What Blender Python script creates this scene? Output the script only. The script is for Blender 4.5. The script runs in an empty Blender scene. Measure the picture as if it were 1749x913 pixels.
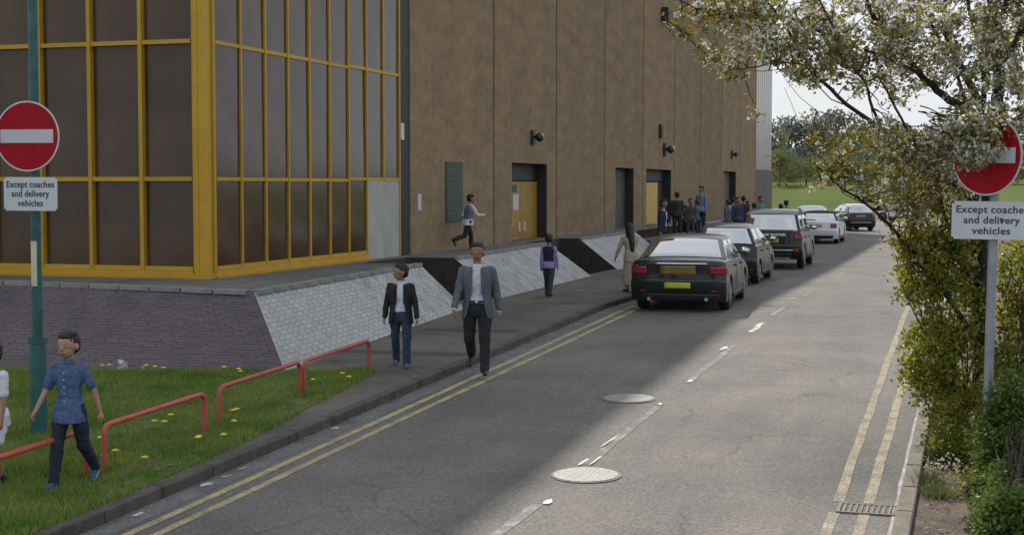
import bpy, bmesh, math, random
import numpy as np
from mathutils import Vector, Matrix, Euler
from mathutils.bvhtree import BVHTree
random.seed(7); np.random.seed(7)
R = math.radians
S = bpy.context.scene
COL = S.collection

# ------------------------------------------------------------------ camera
CAMZ = 3.0
PIT = math.atan(138.5/2500); YAW = math.atan(795.5/2500*math.cos(PIT))
cam_data = bpy.data.cameras.new("camera")
cam_data.sensor_width = 36; cam_data.lens = 36*2500/1749
cam_data.clip_end = 6000; cam_data.clip_start = 0.1
cam = bpy.data.objects.new("camera", cam_data); COL.objects.link(cam)
cam.location = (0, 0, CAMZ)
cam.rotation_euler = (R(90)-PIT, 0, YAW)
S.camera = cam

# ------------------------------------------------------------------ light
SUN = Vector((-1, 1.6, 1.76)).normalized()
world = bpy.data.worlds.new("World"); S.world = world; world.use_nodes = True
wn = world.node_tree; wn.nodes.clear()
wo = wn.nodes.new('ShaderNodeOutputWorld'); bg = wn.nodes.new('ShaderNodeBackground')
sky = wn.nodes.new('ShaderNodeTexSky'); sky.sky_type = 'NISHITA'; sky.sun_disc = False
sky.sun_elevation = math.asin(SUN.z); sky.sun_rotation = math.atan2(SUN.x, SUN.y)
sky.air_density = 1.2; sky.dust_density = 2.5
tc = wn.nodes.new('ShaderNodeTexCoord'); mp = wn.nodes.new('ShaderNodeMapping'); mp.inputs['Scale'].default_value = (2.2, 2.2, 6)
nz = wn.nodes.new('ShaderNodeTexNoise'); nz.inputs['Scale'].default_value = 1.6; nz.inputs['Detail'].default_value = 8; nz.inputs['Roughness'].default_value = .6
cr = wn.nodes.new('ShaderNodeValToRGB'); cr.color_ramp.elements[0].position = .28; cr.color_ramp.elements[1].position = .6
cr.color_ramp.elements[0].color = (.5, .5, .5, 1); cr.color_ramp.elements[1].color = (1, 1, 1, 1)
mx = wn.nodes.new('ShaderNodeMixRGB'); mx.inputs['Color2'].default_value = (10.0, 10.7, 11.7, 1)
L = wn.links.new
L(tc.outputs['Generated'], mp.inputs['Vector']); L(mp.outputs[0], nz.inputs['Vector']); L(nz.outputs['Fac'], cr.inputs[0])
L(cr.outputs[0], mx.inputs['Fac']); L(sky.outputs[0], mx.inputs['Color1']); L(mx.outputs[0], bg.inputs['Color'])
bg.inputs['Strength'].default_value = 0.088
L(bg.outputs[0], wo.inputs['Surface'])
sl = bpy.data.lights.new("sun", 'SUN'); sl.energy = 4.9; sl.angle = R(1.0); sl.color = (1, .93, .82)
so = bpy.data.objects.new("sun", sl); COL.objects.link(so)
so.rotation_euler = SUN.to_track_quat('Z', 'Y').to_euler()
S.view_settings.view_transform = 'Standard'; S.view_settings.look = 'None'
S.view_settings.gamma = 1; S.view_settings.exposure = 0.0
S.view_settings.use_curve_mapping = False
S.cycles.max_bounces = 6; S.cycles.transparent_max_bounces = 8

# ------------------------------------------------------------------ helpers
def hz(s):
    if s < 28: h = 2.41+.024*(28-max(s, -20))
    elif s < 45: h = 2.41+(s-28)/17*.09
    else: h = 2.5
    return CAMZ-h

_M = {}
def mat(name, col, rough=.8, var=.15, scale=6, bump=0, bscale=None, metal=0, spec=.5, col2=None, emit=None, transl=0, coat=0, stretch=None, lo=.35, hi=.65, speck=0, sps=45, crack=0, streak=0):
    if name in _M: return _M[name]
    m = bpy.data.materials.new(name); m.use_nodes = True; _M[name] = m
    t = m.node_tree; b = t.nodes['Principled BSDF']; lk = t.links.new
    b.inputs['Roughness'].default_value = rough; b.inputs['Metallic'].default_value = metal
    b.inputs['Specular IOR Level'].default_value = spec
    if coat: b.inputs['Coat Weight'].default_value = coat; b.inputs['Coat Roughness'].default_value = .05
    c = (*col, 1)
    c1 = tuple(max(0, v*(1-var)) for v in col)+(1,); c2 = tuple(min(1, v*(1+var)) for v in col)+(1,)
    if col2: c1 = c; c2 = (*col2, 1)
    tcn = t.nodes.new('ShaderNodeTexCoord'); mpn = t.nodes.new('ShaderNodeMapping')
    if stretch: mpn.inputs['Scale'].default_value = stretch
    lk(tcn.outputs['Object'], mpn.inputs['Vector'])
    n = t.nodes.new('ShaderNodeTexNoise'); n.inputs['Scale'].default_value = scale; n.inputs['Detail'].default_value = 7; n.inputs['Roughness'].default_value = .62
    lk(mpn.outputs[0], n.inputs['Vector'])
    r = t.nodes.new('ShaderNodeValToRGB'); r.color_ramp.elements[0].color = c1; r.color_ramp.elements[1].color = c2
    r.color_ramp.elements[0].position = lo; r.color_ramp.elements[1].position = hi
    lk(n.outputs['Fac'], r.inputs[0]); out = r.outputs[0]
    if speck:
        n3 = t.nodes.new('ShaderNodeTexNoise'); n3.inputs['Scale'].default_value = sps; n3.inputs['Detail'].default_value = 4
        lk(tcn.outputs['Object'], n3.inputs['Vector'])
        r3 = t.nodes.new('ShaderNodeValToRGB'); r3.color_ramp.elements[0].position = .35; r3.color_ramp.elements[1].position = .65
        r3.color_ramp.elements[0].color = (1-speck,)*3+(1,); r3.color_ramp.elements[1].color = (1+speck,)*3+(1,)
        mm = t.nodes.new('ShaderNodeMixRGB'); mm.blend_type = 'MULTIPLY'; mm.inputs[0].default_value = 1
        lk(n3.outputs['Fac'], r3.inputs[0]); lk(out, mm.inputs[1]); lk(r3.outputs[0], mm.inputs[2]); out = mm.outputs[0]
    if streak:   # rain streaks running down
        m5 = t.nodes.new('ShaderNodeMapping'); m5.inputs['Scale'].default_value = (.9, .9, .08); n5 = t.nodes.new('ShaderNodeTexNoise'); n5.inputs['Scale'].default_value = 1.6; n5.inputs['Detail'].default_value = 6
        lk(tcn.outputs['Object'], m5.inputs[0]); lk(m5.outputs[0], n5.inputs['Vector']); r5 = t.nodes.new('ShaderNodeValToRGB'); r5.color_ramp.elements[0].position = .35; r5.color_ramp.elements[1].position = .62
        r5.color_ramp.elements[0].color = (1-streak,)*3+(1,); r5.color_ramp.elements[1].color = (1, 1, 1, 1); m6 = t.nodes.new('ShaderNodeMixRGB'); m6.blend_type = 'MULTIPLY'; m6.inputs[0].default_value = 1
        lk(n5.outputs['Fac'], r5.inputs[0]); lk(out, m6.inputs[1]); lk(r5.outputs[0], m6.inputs[2]); out = m6.outputs[0]
    if crack:   # thin cracks and darker worn patches
        nd = t.nodes.new('ShaderNodeTexNoise'); nd.inputs['Scale'].default_value = 1.7; nd.inputs['Detail'].default_value = 5
        lk(tcn.outputs['Object'], nd.inputs['Vector']); va = t.nodes.new('ShaderNodeMixRGB'); va.inputs[0].default_value = .30; lk(tcn.outputs['Object'], va.inputs[1]); lk(nd.outputs['Color'], va.inputs[2])
        vo = t.nodes.new('ShaderNodeTexVoronoi'); vo.feature = 'DISTANCE_TO_EDGE'; vo.inputs['Scale'].default_value = .62; lk(va.outputs[0], vo.inputs['Vector'])
        r7 = t.nodes.new('ShaderNodeValToRGB'); r7.color_ramp.elements[0].position = .004; r7.color_ramp.elements[1].position = .014; r7.color_ramp.elements[0].color = (1-crack,)*3+(1,); r7.color_ramp.elements[1].color = (1, 1, 1, 1); lk(vo.outputs['Distance'], r7.inputs[0])
        nm_ = t.nodes.new('ShaderNodeTexNoise'); nm_.inputs['Scale'].default_value = .33; lk(tcn.outputs['Object'], nm_.inputs['Vector']); r8 = t.nodes.new('ShaderNodeValToRGB'); r8.color_ramp.elements[0].position = .48; r8.color_ramp.elements[1].position = .56; lk(nm_.outputs['Fac'], r8.inputs[0])
        m9 = t.nodes.new('ShaderNodeMixRGB'); m9.blend_type = 'MULTIPLY'; lk(r8.outputs[0], m9.inputs[0]); lk(out, m9.inputs[1]); lk(r7.outputs[0], m9.inputs[2]); out = m9.outputs[0]
        n10 = t.nodes.new('ShaderNodeTexNoise'); n10.inputs['Scale'].default_value = .55; n10.inputs['Detail'].default_value = 9; n10.inputs['Roughness'].default_value = .7; lk(tcn.outputs['Object'], n10.inputs['Vector'])
        r10 = t.nodes.new('ShaderNodeValToRGB'); r10.color_ramp.elements[0].position = .38; r10.color_ramp.elements[1].position = .62; r10.color_ramp.elements[0].color = (.80, .79, .80, 1); r10.color_ramp.elements[1].color = (1.06, 1.03, 1, 1); lk(n10.outputs['Fac'], r10.inputs[0])
        m11 = t.nodes.new('ShaderNodeMixRGB'); m11.blend_type = 'MULTIPLY'; m11.inputs[0].default_value = 1; lk(out, m11.inputs[1]); lk(r10.outputs[0], m11.inputs[2]); out = m11.outputs[0]
    # each instance a little different
    oi = t.nodes.new('ShaderNodeObjectInfo'); hs = t.nodes.new('ShaderNodeHueSaturation')
    mr = t.nodes.new('ShaderNodeMapRange'); mr.inputs['To Min'].default_value = .9; mr.inputs['To Max'].default_value = 1.1
    lk(oi.outputs['Random'], mr.inputs[0]); lk(mr.outputs[0], hs.inputs['Value']); lk(out, hs.inputs['Color']); out = hs.outputs[0]
    lk(out, b.inputs['Base Color'])
    if bump:
        n2 = t.nodes.new('ShaderNodeTexNoise'); n2.inputs['Scale'].default_value = bscale or scale*4; n2.inputs['Detail'].default_value = 5
        lk(mpn.outputs[0], n2.inputs['Vector'])
        bp = t.nodes.new('ShaderNodeBump'); bp.inputs['Strength'].default_value = bump; bp.inputs['Distance'].default_value = .02
        lk(n2.outputs['Fac'], bp.inputs['Height']); lk(bp.outputs[0], b.inputs['Normal'])
    if transl:
        o = t.nodes['Material Output']; tr = t.nodes.new('ShaderNodeBsdfTranslucent'); ms = t.nodes.new('ShaderNodeMixShader')
        lk(out, tr.inputs['Color']); ms.inputs[0].default_value = transl
        lk(b.outputs[0], ms.inputs[1]); lk(tr.outputs[0], ms.inputs[2]); lk(ms.outputs[0], o.inputs['Surface'])
    return m

def link(name, me, m=None, parent=None, loc=None, kind=None):
    o = bpy.data.objects.new(name, me); COL.objects.link(o)
    if m:
        if not isinstance(m, (list, tuple)): m = [m]
        for k in m: me.materials.append(k)
    if parent: o.parent = parent
    if loc: o.location = loc
    if kind: o['kind'] = kind
    return o
def obj(name, bm, m, parent=None, smooth=False, loc=None, kind=None, ang=35):
    bmesh.ops.recalc_face_normals(bm, faces=bm.faces)
    me = bpy.data.meshes.new(name); bm.to_mesh(me); bm.free()
    if smooth:
        me.polygons.foreach_set('use_smooth', [True]*len(me.polygons)); me.set_sharp_from_angle(angle=R(ang))
    return link(name, me, m, parent, loc, kind)
def thing(name, label, cat, loc=(0, 0, 0), rz=0, group=None):
    o = bpy.data.objects.new(name, None); COL.objects.link(o); o.empty_display_size = .2
    o.location = loc; o.rotation_euler = (0, 0, rz); o['label'] = label; o['category'] = cat
    if group: o['group'] = group
    return o
def tag(o, label, cat, group=None):
    o['label'] = label; o['category'] = cat
    if group: o['group'] = group
    return o
def dup(root, loc, rz, label, group=None):
    r = root.copy(); COL.objects.link(r); r.location = loc; r.rotation_euler = (0, 0, rz); r['label'] = label
    if group: r['group'] = group
    def rec(a, b):
        for ch in list(a.children):
            c = ch.copy(); COL.objects.link(c); c.parent = b; rec(ch, c)
    rec(root, r)
    return r
def BM(): return bmesh.new()
def box(bm, x0, x1, y0, y1, z0, z1, mi=0):
    v = [bm.verts.new((x, y, z)) for z in (z0, z1) for y in (y0, y1) for x in (x0, x1)]
    for f in ((0, 2, 3, 1), (4, 5, 7, 6), (0, 1, 5, 4), (2, 6, 7, 3), (0, 4, 6, 2), (1, 3, 7, 5)):
        fc = bm.faces.new([v[i] for i in f]); fc.material_index = mi
    return v
def tube(bm, pts, rad, seg=8, cap=True):
    pts = [Vector(p) for p in pts]
    if not hasattr(rad, '__len__'): rad = [rad]*len(pts)
    rings = []; prev = None
    for i, p in enumerate(pts):
        d = (pts[min(i+1, len(pts)-1)]-pts[max(i-1, 0)]).normalized()
        if prev is None:
            a = Vector((0, 0, 1)) if abs(d.z) < .9 else Vector((1, 0, 0)); u = d.cross(a).normalized()
        else: u = (prev-d*prev.dot(d)).normalized()
        prev = u; w = d.cross(u)
        rings.append([bm.verts.new(p+rad[i]*(u*math.cos(2*math.pi*k/seg)+w*math.sin(2*math.pi*k/seg))) for k in range(seg)])
    for a, b in zip(rings, rings[1:]):
        for k in range(seg): bm.faces.new((a[k], a[(k+1) % seg], b[(k+1) % seg], b[k]))
    if cap: bm.faces.new(rings[0][::-1]); bm.faces.new(rings[-1])
def ell(bm, c, r, rot=None, seg=12, rings=8):
    res = bmesh.ops.create_uvsphere(bm, u_segments=seg, v_segments=rings, radius=1)
    M = Matrix.Translation(c) @ (rot.to_matrix().to_4x4() if rot else Matrix()) @ Matrix.Diagonal((*r, 1))
    bmesh.ops.transform(bm, matrix=M, verts=res['verts'])
def capsule(bm, a, b, ra, rb, seg=10):
    a = Vector(a); b = Vector(b); d = (b-a); L_ = max(d.length, 1e-4); d = d/L_
    pts = [a-d*ra*.9, a-d*ra*.6, a, b, b+d*rb*.6, b+d*rb*.9]
    tube(bm, pts, [ra*.35, ra*.8, ra, rb, rb*.8, rb*.35], seg)
def loft(bm, rings, seg=16, power=2.4):
    rr = []
    for (x, y, z, rx, ry) in rings:
        vs = []
        for k in range(seg):
            a = 2*math.pi*k/seg; c, s_ = math.cos(a), math.sin(a)
            vs.append(bm.verts.new((x+rx*math.copysign(abs(c)**(2/power), c), y+ry*math.copysign(abs(s_)**(2/power), s_), z)))
        rr.append(vs)
    for a, b in zip(rr, rr[1:]):
        for k in range(seg): bm.faces.new((a[k], a[(k+1) % seg], b[(k+1) % seg], b[k]))
    bm.faces.new(rr[0][::-1]); bm.faces.new(rr[-1])
def sheet(name, xs, ys, zf, m, kind='structure', parent=None):
    """grid sheet; xs may be functions of y"""
    bm = BM(); rows = []
    for y in ys: rows.append([bm.verts.new((x(y) if callable(x) else x, y, zf(x(y) if callable(x) else x, y))) for x in xs])
    for a, b in zip(rows, rows[1:]):
        for i in range(len(xs)-1): bm.faces.new((a[i], a[i+1], b[i+1], b[i]))
    return obj(name, bm, m, parent, kind=kind)
def np_mesh(name, V, F, m, parent=None, kind=None, matidx=None):
    me = bpy.data.meshes.new(name); me.from_pydata(V.tolist() if hasattr(V, 'tolist') else V, [], F.tolist() if hasattr(F, 'tolist') else F)
    if matidx is not None: me.polygons.foreach_set('material_index', matidx)
    me.update(); return link(name, me, m, parent, kind=kind)
def leaves(P, size, up=.3, aspect=.55, dirs=None):
    """folded leaf quads round the points P -> verts, faces"""
    n = len(P); s = size*(np.random.rand(n)*.7+.65)
    a = np.random.randn(n, 3); a[:, 2] += up*0; a /= np.linalg.norm(a, axis=1)[:, None]
    b = np.random.randn(n, 3); b -= a*(a*b).sum(1)[:, None]; b /= np.linalg.norm(b, axis=1)[:, None]
    c = np.cross(a, b); s = s[:, None]
    V = np.stack([P-a*s*.5, P+b*s*aspect*.5+c*s*.08, P+a*s*.5, P-b*s*aspect*.5+c*s*.08], 1).reshape(-1, 3)
    F = np.arange(4*n).reshape(n, 4)
    return V, F
def text(body, size, m, parent, loc, rot, name='lettering', spacing=1.0):
    cu = bpy.data.curves.new(name, 'FONT'); cu.body = body; cu.size = size; cu.align_x = 'CENTER'; cu.align_y = 'CENTER'
    cu.extrude = .0015; cu.offset = size*.012; cu.space_line = spacing; cu.space_character = 1.06
    t = bpy.data.objects.new(name, cu); COL.objects.link(t)
    dg = bpy.context.evaluated_depsgraph_get(); me = bpy.data.meshes.new_from_object(t.evaluated_get(dg))
    bpy.data.objects.remove(t); me.name = name
    o = link(name, me, None, parent); me.materials.clear(); me.materials.append(m)
    o.location = loc; o.rotation_euler = rot
    return o
def textline(body, width, size, m, parent, loc, rot):
    """a line of words, each word an object, squeezed to the given width; runs along local x"""
    words = body.split(' '); obs = [text(w, size, m, parent, loc, rot) for w in words]
    ws = [max(v.co.x for v in o.data.vertices)-min(v.co.x for v in o.data.vertices) for o in obs]
    gap = size*.36; tot = sum(ws)+gap*(len(ws)-1); k = width/tot if width else 1; x = -tot*k/2
    for o, w in zip(obs, ws):
        o.scale = (k, 1, 1); o.location = Vector(loc)+Vector((x+w*k/2, 0, 0)); x += (w+gap)*k

# ------------------------------------------------------------------ materials
M_road = mat('worn_asphalt', (.120, .116, .110), .9, 0, .9, .5, 60, col2=(.183, .172, .158), stretch=(1, .35, 1), speck=.32, sps=32, crack=.24)
M_pave = mat('pavement_tarmac', (.075, .070, .060), .9, 0, .8, .35, 50, col2=(.135, .122, .100), speck=.3, crack=.35)
M_plat = mat('platform_paving', (.10, .10, .092), .85, .25, 1.2, .2, 30, speck=.15)
M_kerb = mat('kerb_concrete', (.15, .135, .11), .9, .22, 5, .3, 40, speck=.15)
M_soil = mat('bare_soil', (.085, .066, .05), .95, .5, 3, .9, 14, speck=.4)
M_turf = mat('turf', (.075, .115, .022), .95, 0, 1.1, .8, 25, col2=(.12, .13, .04), speck=.3)
M_field = mat('field_grass', (.062, .088, .018), .95, 0, .08, .3, 3, spec=.05, col2=(.105, .118, .032), stretch=(1, .4, 1))
M_blade = mat('grass_blade', (.13, .24, .03), .7, .35, 1.6, transl=.35, col2=(.30, .34, .08))
M_yel = mat('yellow_paint_line', (.40, .33, .16), .85, 0, 3, .3, 60, col2=(.18, .16, .125), speck=.35, lo=.40, hi=.72)
M_yel2 = mat('worn_yellow_line', (.33, .275, .175), .85, 0, 3.5, .3, 60, col2=(.18, .165, .135), speck=.45, lo=.36, hi=.60)
M_white = mat('white_paint_line', (.55, .54, .50), .85, 0, 6, .2, 50, col2=(.20, .19, .17), lo=.46, hi=.56, speck=.2)
M_whitef = mat('faded_paint_line', (.30, .29, .265), .9, 0, 3.5, .2, 50, col2=(.155, .15, .14), lo=.36, hi=.5, speck=.3)
M_iron = mat('cast_iron_cover', (.25, .245, .235), .6, .18, 14, .5, 60, metal=.2)
M_drain = mat('drain_iron', (.16, .15, .13), .7, .3, 18, .5, 60, metal=.3)
M_conc = mat('panel_aggregate', (.185, .130, .074), .92, 0, 2.2, .5, 40, col2=(.30, .217, .128), spec=.25, speck=.10, sps=4.5, lo=.25, hi=.75, streak=.12, stretch=(1, .3, 1))
M_joint = mat('dark_joint', (.02, .014, .01), .8, .2)
M_ochre = mat('ochre_painted_metal', (.46, .27, .022), .5, .08, 2.5, .05, 30, spec=.3)
M_pane = mat('tinted_glass', (.066, .040, .022), .12, .3, .8, 0, spec=.36)
M_blank = mat('grey_infill_panel', (.34, .34, .30), .6, .1, 1.5, .03)
M_black = mat('black_trim', (.012, .012, .014), .6, .2)
M_lou = mat('green_door_paint', (.035, .058, .045), .6, .2, 5)
M_greyd = mat('grey_door_paint', (.065, .068, .058), .6, .25, 2)
M_dark = mat('dark_reveal', (.022, .02, .022), .7, .3, 4)
M_wbrick = mat('pale_brick', (.44, .44, .43), .8, 0, 3.2, .4, 40, col2=(.29, .285, .27), lo=.45, hi=.8, speck=.14, sps=5, streak=.16)  # paler base colour than the purple face
M_wmort = mat('grey_mortar', (.30, .295, .285), .9, .15)
M_pbrick = mat('purple_brick', (.118, .095, .103), .85, .16, 2, .4, 40)
M_pmort = mat('dark_mortar', (.112, .094, .10), .9, .15)
M_kbrick = mat('black_cheek_wall', (.042, .035, .030), .9, .3)
M_coping = mat('coping_stone', (.22, .215, .20), .85, .15, 4, .2)
M_red = mat('red_rail_paint', (.42, .075, .05), .5, 0, 9, .08, 40, col2=(.13, .05, .032), lo=.58, hi=.66)
M_sred = mat('sign_red', (.33, .008, .016), .5, .08, spec=.12)
M_swhite = mat('sign_white', (.50, .53, .56), .45, .06)
M_sblack = mat('sign_black', (.02, .025, .03), .5, .1)
M_sback = mat('sign_back_grey', (.10, .11, .12), .6, .1)
M_teal = mat('green_post_paint', (.012, .085, .085), .45, .3, 6, .08)
M_gpost = mat('galvanised_post', (.26, .29, .31), .5, .18, 6, .05, metal=.3)
M_bark = mat('bark', (.030, .022, .017), .9, .4, 9, .8, 30)
M_tyre = mat('tyre_rubber', (.014, .014, .015), .85, .2)
M_rim = mat('alloy_rim', (.42, .42, .43), .3, .08, metal=.8)
M_cglass = mat('car_glass', (.012, .014, .016), .04, .1, spec=1, coat=1); M_cglass.node_tree.nodes['Principled BSDF'].inputs['IOR'].default_value = 3.0
M_plate = mat('number_plate_amber', (.42, .26, .035), .5, .15, 20)
M_platy = mat('number_plate_yellow', (.48, .50, .04), .5, .1, 20)
M_rl = mat('rear_light_red', (.22, .008, .014), .2, .2, spec=.6)
M_rlo = mat('indicator_amber', (.5, .16, .02), .2, .1)
M_cblk = mat('black_plastic', (.018, .018, .02), .55, .2)
M_chrome = mat('chrome', (.6, .6, .6), .15, .05, metal=1)
def paint(n, c, coat=.55, rough=.4): return mat('car_paint_'+n, c, rough, .04, 3, coat=coat, metal=0, spec=.25)

# ------------------------------------------------------------------ ground, road, pavement
YS = [-25, -10, 0, 5] + [8+2*i for i in range(21)] + [55, 65, 80, 90, 98]
def gz(x, y):
    b = hz(y)-.10
    if y > 112:
        t = (y-112)
        b = .44 + 4.6*(1-math.exp(-max(0, t)/70.0))*min(1, t/60) if t > 0 else b
    return b
sheet('ground', [-2500, -600, -150, -60, -40, -20, -7, 0, 20, 60, 200, 700, 2500], YS+[104, 112, 120, 130, 140, 155, 170, 190, 220, 280, 400, 800, 3000], gz, M_field)
KL = -6.95; KR = -.60
sheet('road', [KL, -5, -3.7, -2, KR], YS, lambda x, y: hz(y), M_road)
sheet('side_road', [-60, KL, KR, 70], [98.004, 103, 108, 112], lambda x, y: .5, M_road)
# left pavement and platform
sheet('pavement', [-9.95, -9.2, -8, KL-.125], YS, lambda x, y: hz(y)+.10, M_pave)
def grass_edge(y):   # right hand border of the grass beside the kerb
    if y < 11: return KL-.16
    if y < 18.4: return KL-.16-(y-11)**1.5/20*.75
    return -8.0
sheet('grass_verge', [-70, -30, -14, -10, -8.6, grass_edge], [-25, -10, 0, 5, 8, 9, 10, 11, 12, 13, 14, 15, 16, 17, 17.8, 18.35], lambda x, y: hz(y)+.108+.03*math.sin(x*1.3)*math.sin(y*.9)*(1 if x < -8 else 0), M_turf)
sheet('planting_bed', [KR+.135, .3, 2, 8, 70], YS, lambda x, y: hz(y)+.06+.03*math.sin(x*5+y*3)*(1 if x > 0 else 0), M_soil)
# kerbs, stone by stone
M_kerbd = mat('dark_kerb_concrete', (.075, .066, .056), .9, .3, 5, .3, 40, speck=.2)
def kerbs(x0, x1, ya, yb, top, pname, m=None):
    p = bpy.data.objects.new(pname, None); COL.objects.link(p); p['kind'] = 'structure'
    y = ya
    while y < yb:
        y1 = y+.915
        bm = BM(); dz = random.uniform(-.006, .006)
        za, zb = hz(y), hz(y1)
        vs = box(bm, x0, x1, y+.008, y1-.008, -.3, 0)
        for v in bm.verts:
            zz = za if v.co.y < y+.4 else zb
            v.co.z = zz+top+dz if v.co.z > -.1 else zz-.2
        bmesh.ops.bevel(bm, geom=[e for e in bm.edges], offset=.012, segments=1, affect='EDGES')
        obj('kerbstone', bm, m or M_kerb, p); y = y1
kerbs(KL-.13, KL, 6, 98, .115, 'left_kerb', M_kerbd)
kerbs(KR, KR+.14, 6, 62, .11, 'right_kerb')

def strip(name, xa, xb, y0, y1, m, n=None, dz=.004, wob=.0, label=None, parent=None):
    n = n or max(2, int((y1-y0)/1.5)); bm = BM(); rows = []
    for i in range(n+1):
        y = y0+(y1-y0)*i/n; w = random.uniform(-wob, wob)
        rows.append([bm.verts.new(((xa(y) if callable(xa) else xa)+w, y, hz(y)+dz)), bm.verts.new(((xb(y) if callable(xb) else xb)+w+random.uniform(-wob, wob)*.6, y, hz(y)+dz))])
    for a, b in zip(rows, rows[1:]): bm.faces.new((a[0], a[1], b[1], b[0]))
    return obj(name, bm, m, parent, kind='structure')
strip('yellow_line', -6.61, -6.52, -5, 31, M_yel, 40, wob=.008)
strip('yellow_line', -6.38, -6.29, -5, 30, M_yel, 40, wob=.008)
strip('yellow_line', lambda y: -1.06-.009*y, lambda y: -.965-.009*y, 13.02, 60, M_yel2, 50, wob=.008)
strip('yellow_line', lambda y: -1.06-.009*y, lambda y: -.965-.009*y, -5, 12.62, M_yel2, 20, wob=.008)
strip('yellow_line', lambda y: -.86-.004*y, lambda y: -.765-.004*y, 13.02, 60, M_yel2, 50, wob=.008)
strip('yellow_line', lambda y: -.86-.004*y, lambda y: -.765-.004*y, -5, 12.62, M_yel2, 20, wob=.008)
for (a, b, m) in ((13.9, 17.4, M_whitef), (19.2, 23.2, M_whitef), (24.9, 26.4, M_white), (27.6, 29.6, M_whitef), (9.4, 12.2, M_whitef), (33, 36, M_whitef), (40, 43, M_whitef)):
    strip('centre_line', -3.70, -3.60, a, b, m, 6, wob=.012)
# bright surviving scraps of white paint
for (x, y, w, l) in ((-3.58, 12.30, .09, .20), (-3.66, 17.5, .07, .16), (-3.75, 22.75, .10, .5), (-3.65, 19.4, .08, .28), (-3.7, 14.0, .04, .5), (-3.6, 14.15, .03, .6), (-3.7, 15.2, .03, 1.0)):
    bm = BM(); k = 9; c = []
    for i in range(k):
        a = 2*math.pi*i/k; r = random.uniform(.55, 1)
        c.append(bm.verts.new((x+w*r*math.cos(a)*.6, y+l*r*math.sin(a)*.6, hz(y)+.008)))
    bm.faces.new(c); obj('paint_scrap', bm, mat('fresh_white_paint', (.52, .52, .49), .8, .2, 20), kind='structure')
# chalky scuffs beside the kerbs
P = []
for (x, y, r) in ((-6.85, 12.1, .07), (-6.84, 12.45, .06), (-6.86, 12.8, .05), (-6.86, 15.0, .06), (-6.85, 10.9, .05)):
    bm = BM(); c = [bm.verts.new((x+r*random.uniform(.3, .8)*math.cos(a), y+r*2.2*random.uniform(.4, 1)*math.sin(a), hz(y)+.006)) for a in [i*.7 for i in range(9)]]
    bm.faces.new(c); obj('chalk_scuff', bm, M_white, kind='structure')
strip('chalky_edge', KR-.045, KR-.006, 8, 40, mat('chalky_edge', (.42, .41, .38), .9, 0, 2.5, .2, 50, col2=(.20, .19, .17), speck=.3), 60, wob=.01, dz=.005)
strip('gutter_strip', KL+.0, KL+.26, -5, 60, mat('gutter_asphalt', (.12, .12, .118), .9, .3, 2, .5, 60, speck=.35), 40, dz=.002)
# thin painted cross lines and tarmac repair seams
for (x0, x1, y, m) in ((-4.5, -3.7, 32.05, M_white), (-2.9, -1.3, 27.66, M_whitef)):
    bm = BM(); c = [bm.verts.new(v) for v in ((x0, y, hz(y)+.004), (x1, y, hz(y)+.004), (x1, y+.10, hz(y)+.004), (x0, y+.10, hz(y)+.004))]; bm.faces.new(c)
    obj('cross_line', bm, m, kind='structure')
bm = BM()
for (x0, x1, y0, y1) in ((-9.2, -7.2, 20.2, 20.5), (-8.9, -7.3, 23.1, 23.35)):
    bm.faces.new([bm.verts.new((x, y, hz(y)+.104)) for (x, y) in ((x0, y0), (x1, y0), (x1, y1+.1), (x0, y1))])
obj('tarmac_repair', bm, mat('fresh_tarmac', (.05, .05, .052), .9, .2, 4, .3, 50), kind='structure')

def manhole(x, y, r, label):
    t = thing('manhole_cover', label, 'manhole cover', (x, y, hz(y)+.012), 0, 'round manhole covers in the road')
    t.rotation_euler = (math.atan(.024), 0, 0)
    bm = BM(); tube(bm, [(0, 0, -.02), (0, 0, 0)], [r, r], 40); obj('frame', bm, M_drain, t)
    bm = BM(); tube(bm, [(0, 0, -.01), (0, 0, .006), (0, 0, .009)], [r*.93, r*.93, r*.9], 40); o = obj('cover_plate', bm, M_iron, t)
    bm = BM()
    for i in range(-6, 7):
        for j in range(-6, 7):
            if math.hypot(i, j) < 6.3: box(bm, i*r/7.4-.012, i*r/7.4+.012, j*r/7.4-.012, j*r/7.4+.012, .009, .0098)
    o2 = obj('studs', bm, M_iron, t); o2['kind'] = 'stuff'
manhole(-3.52, 13.42, .335, 'pale round manhole cover nearest the camera, crossing the worn centre line')
manhole(-4.12, 17.78, .335, 'pale round manhole cover further up the road at the edge of the shade')
# drain grate by the right kerb
t = thing('drain_grate', 'rusty rectangular drain grate interrupting the double yellow lines by the right kerb', 'drain', (-.86, 12.80, hz(12.8)+.006), 0)
bm = BM(); box(bm, -.25, .25, -.19, -.16, -.02, .006); box(bm, -.25, .25, .16, .19, -.02, .006); box(bm, -.25, -.22, -.16, .16, -.02, .006); box(bm, .22, .25, -.16, .16, -.02, .006)
obj('frame', bm, M_drain, t)
bm = BM(); box(bm, -.22, .22, -.16, .16, -.02, -.012); obj('pit', bm, M_black, t)
for i in range(9):
    bm = BM(); x = -.19+i*.0475; box(bm, x-.010, x+.010, -.158, .158, -.01, .004); obj('bar', bm, M_drain, t)

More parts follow.
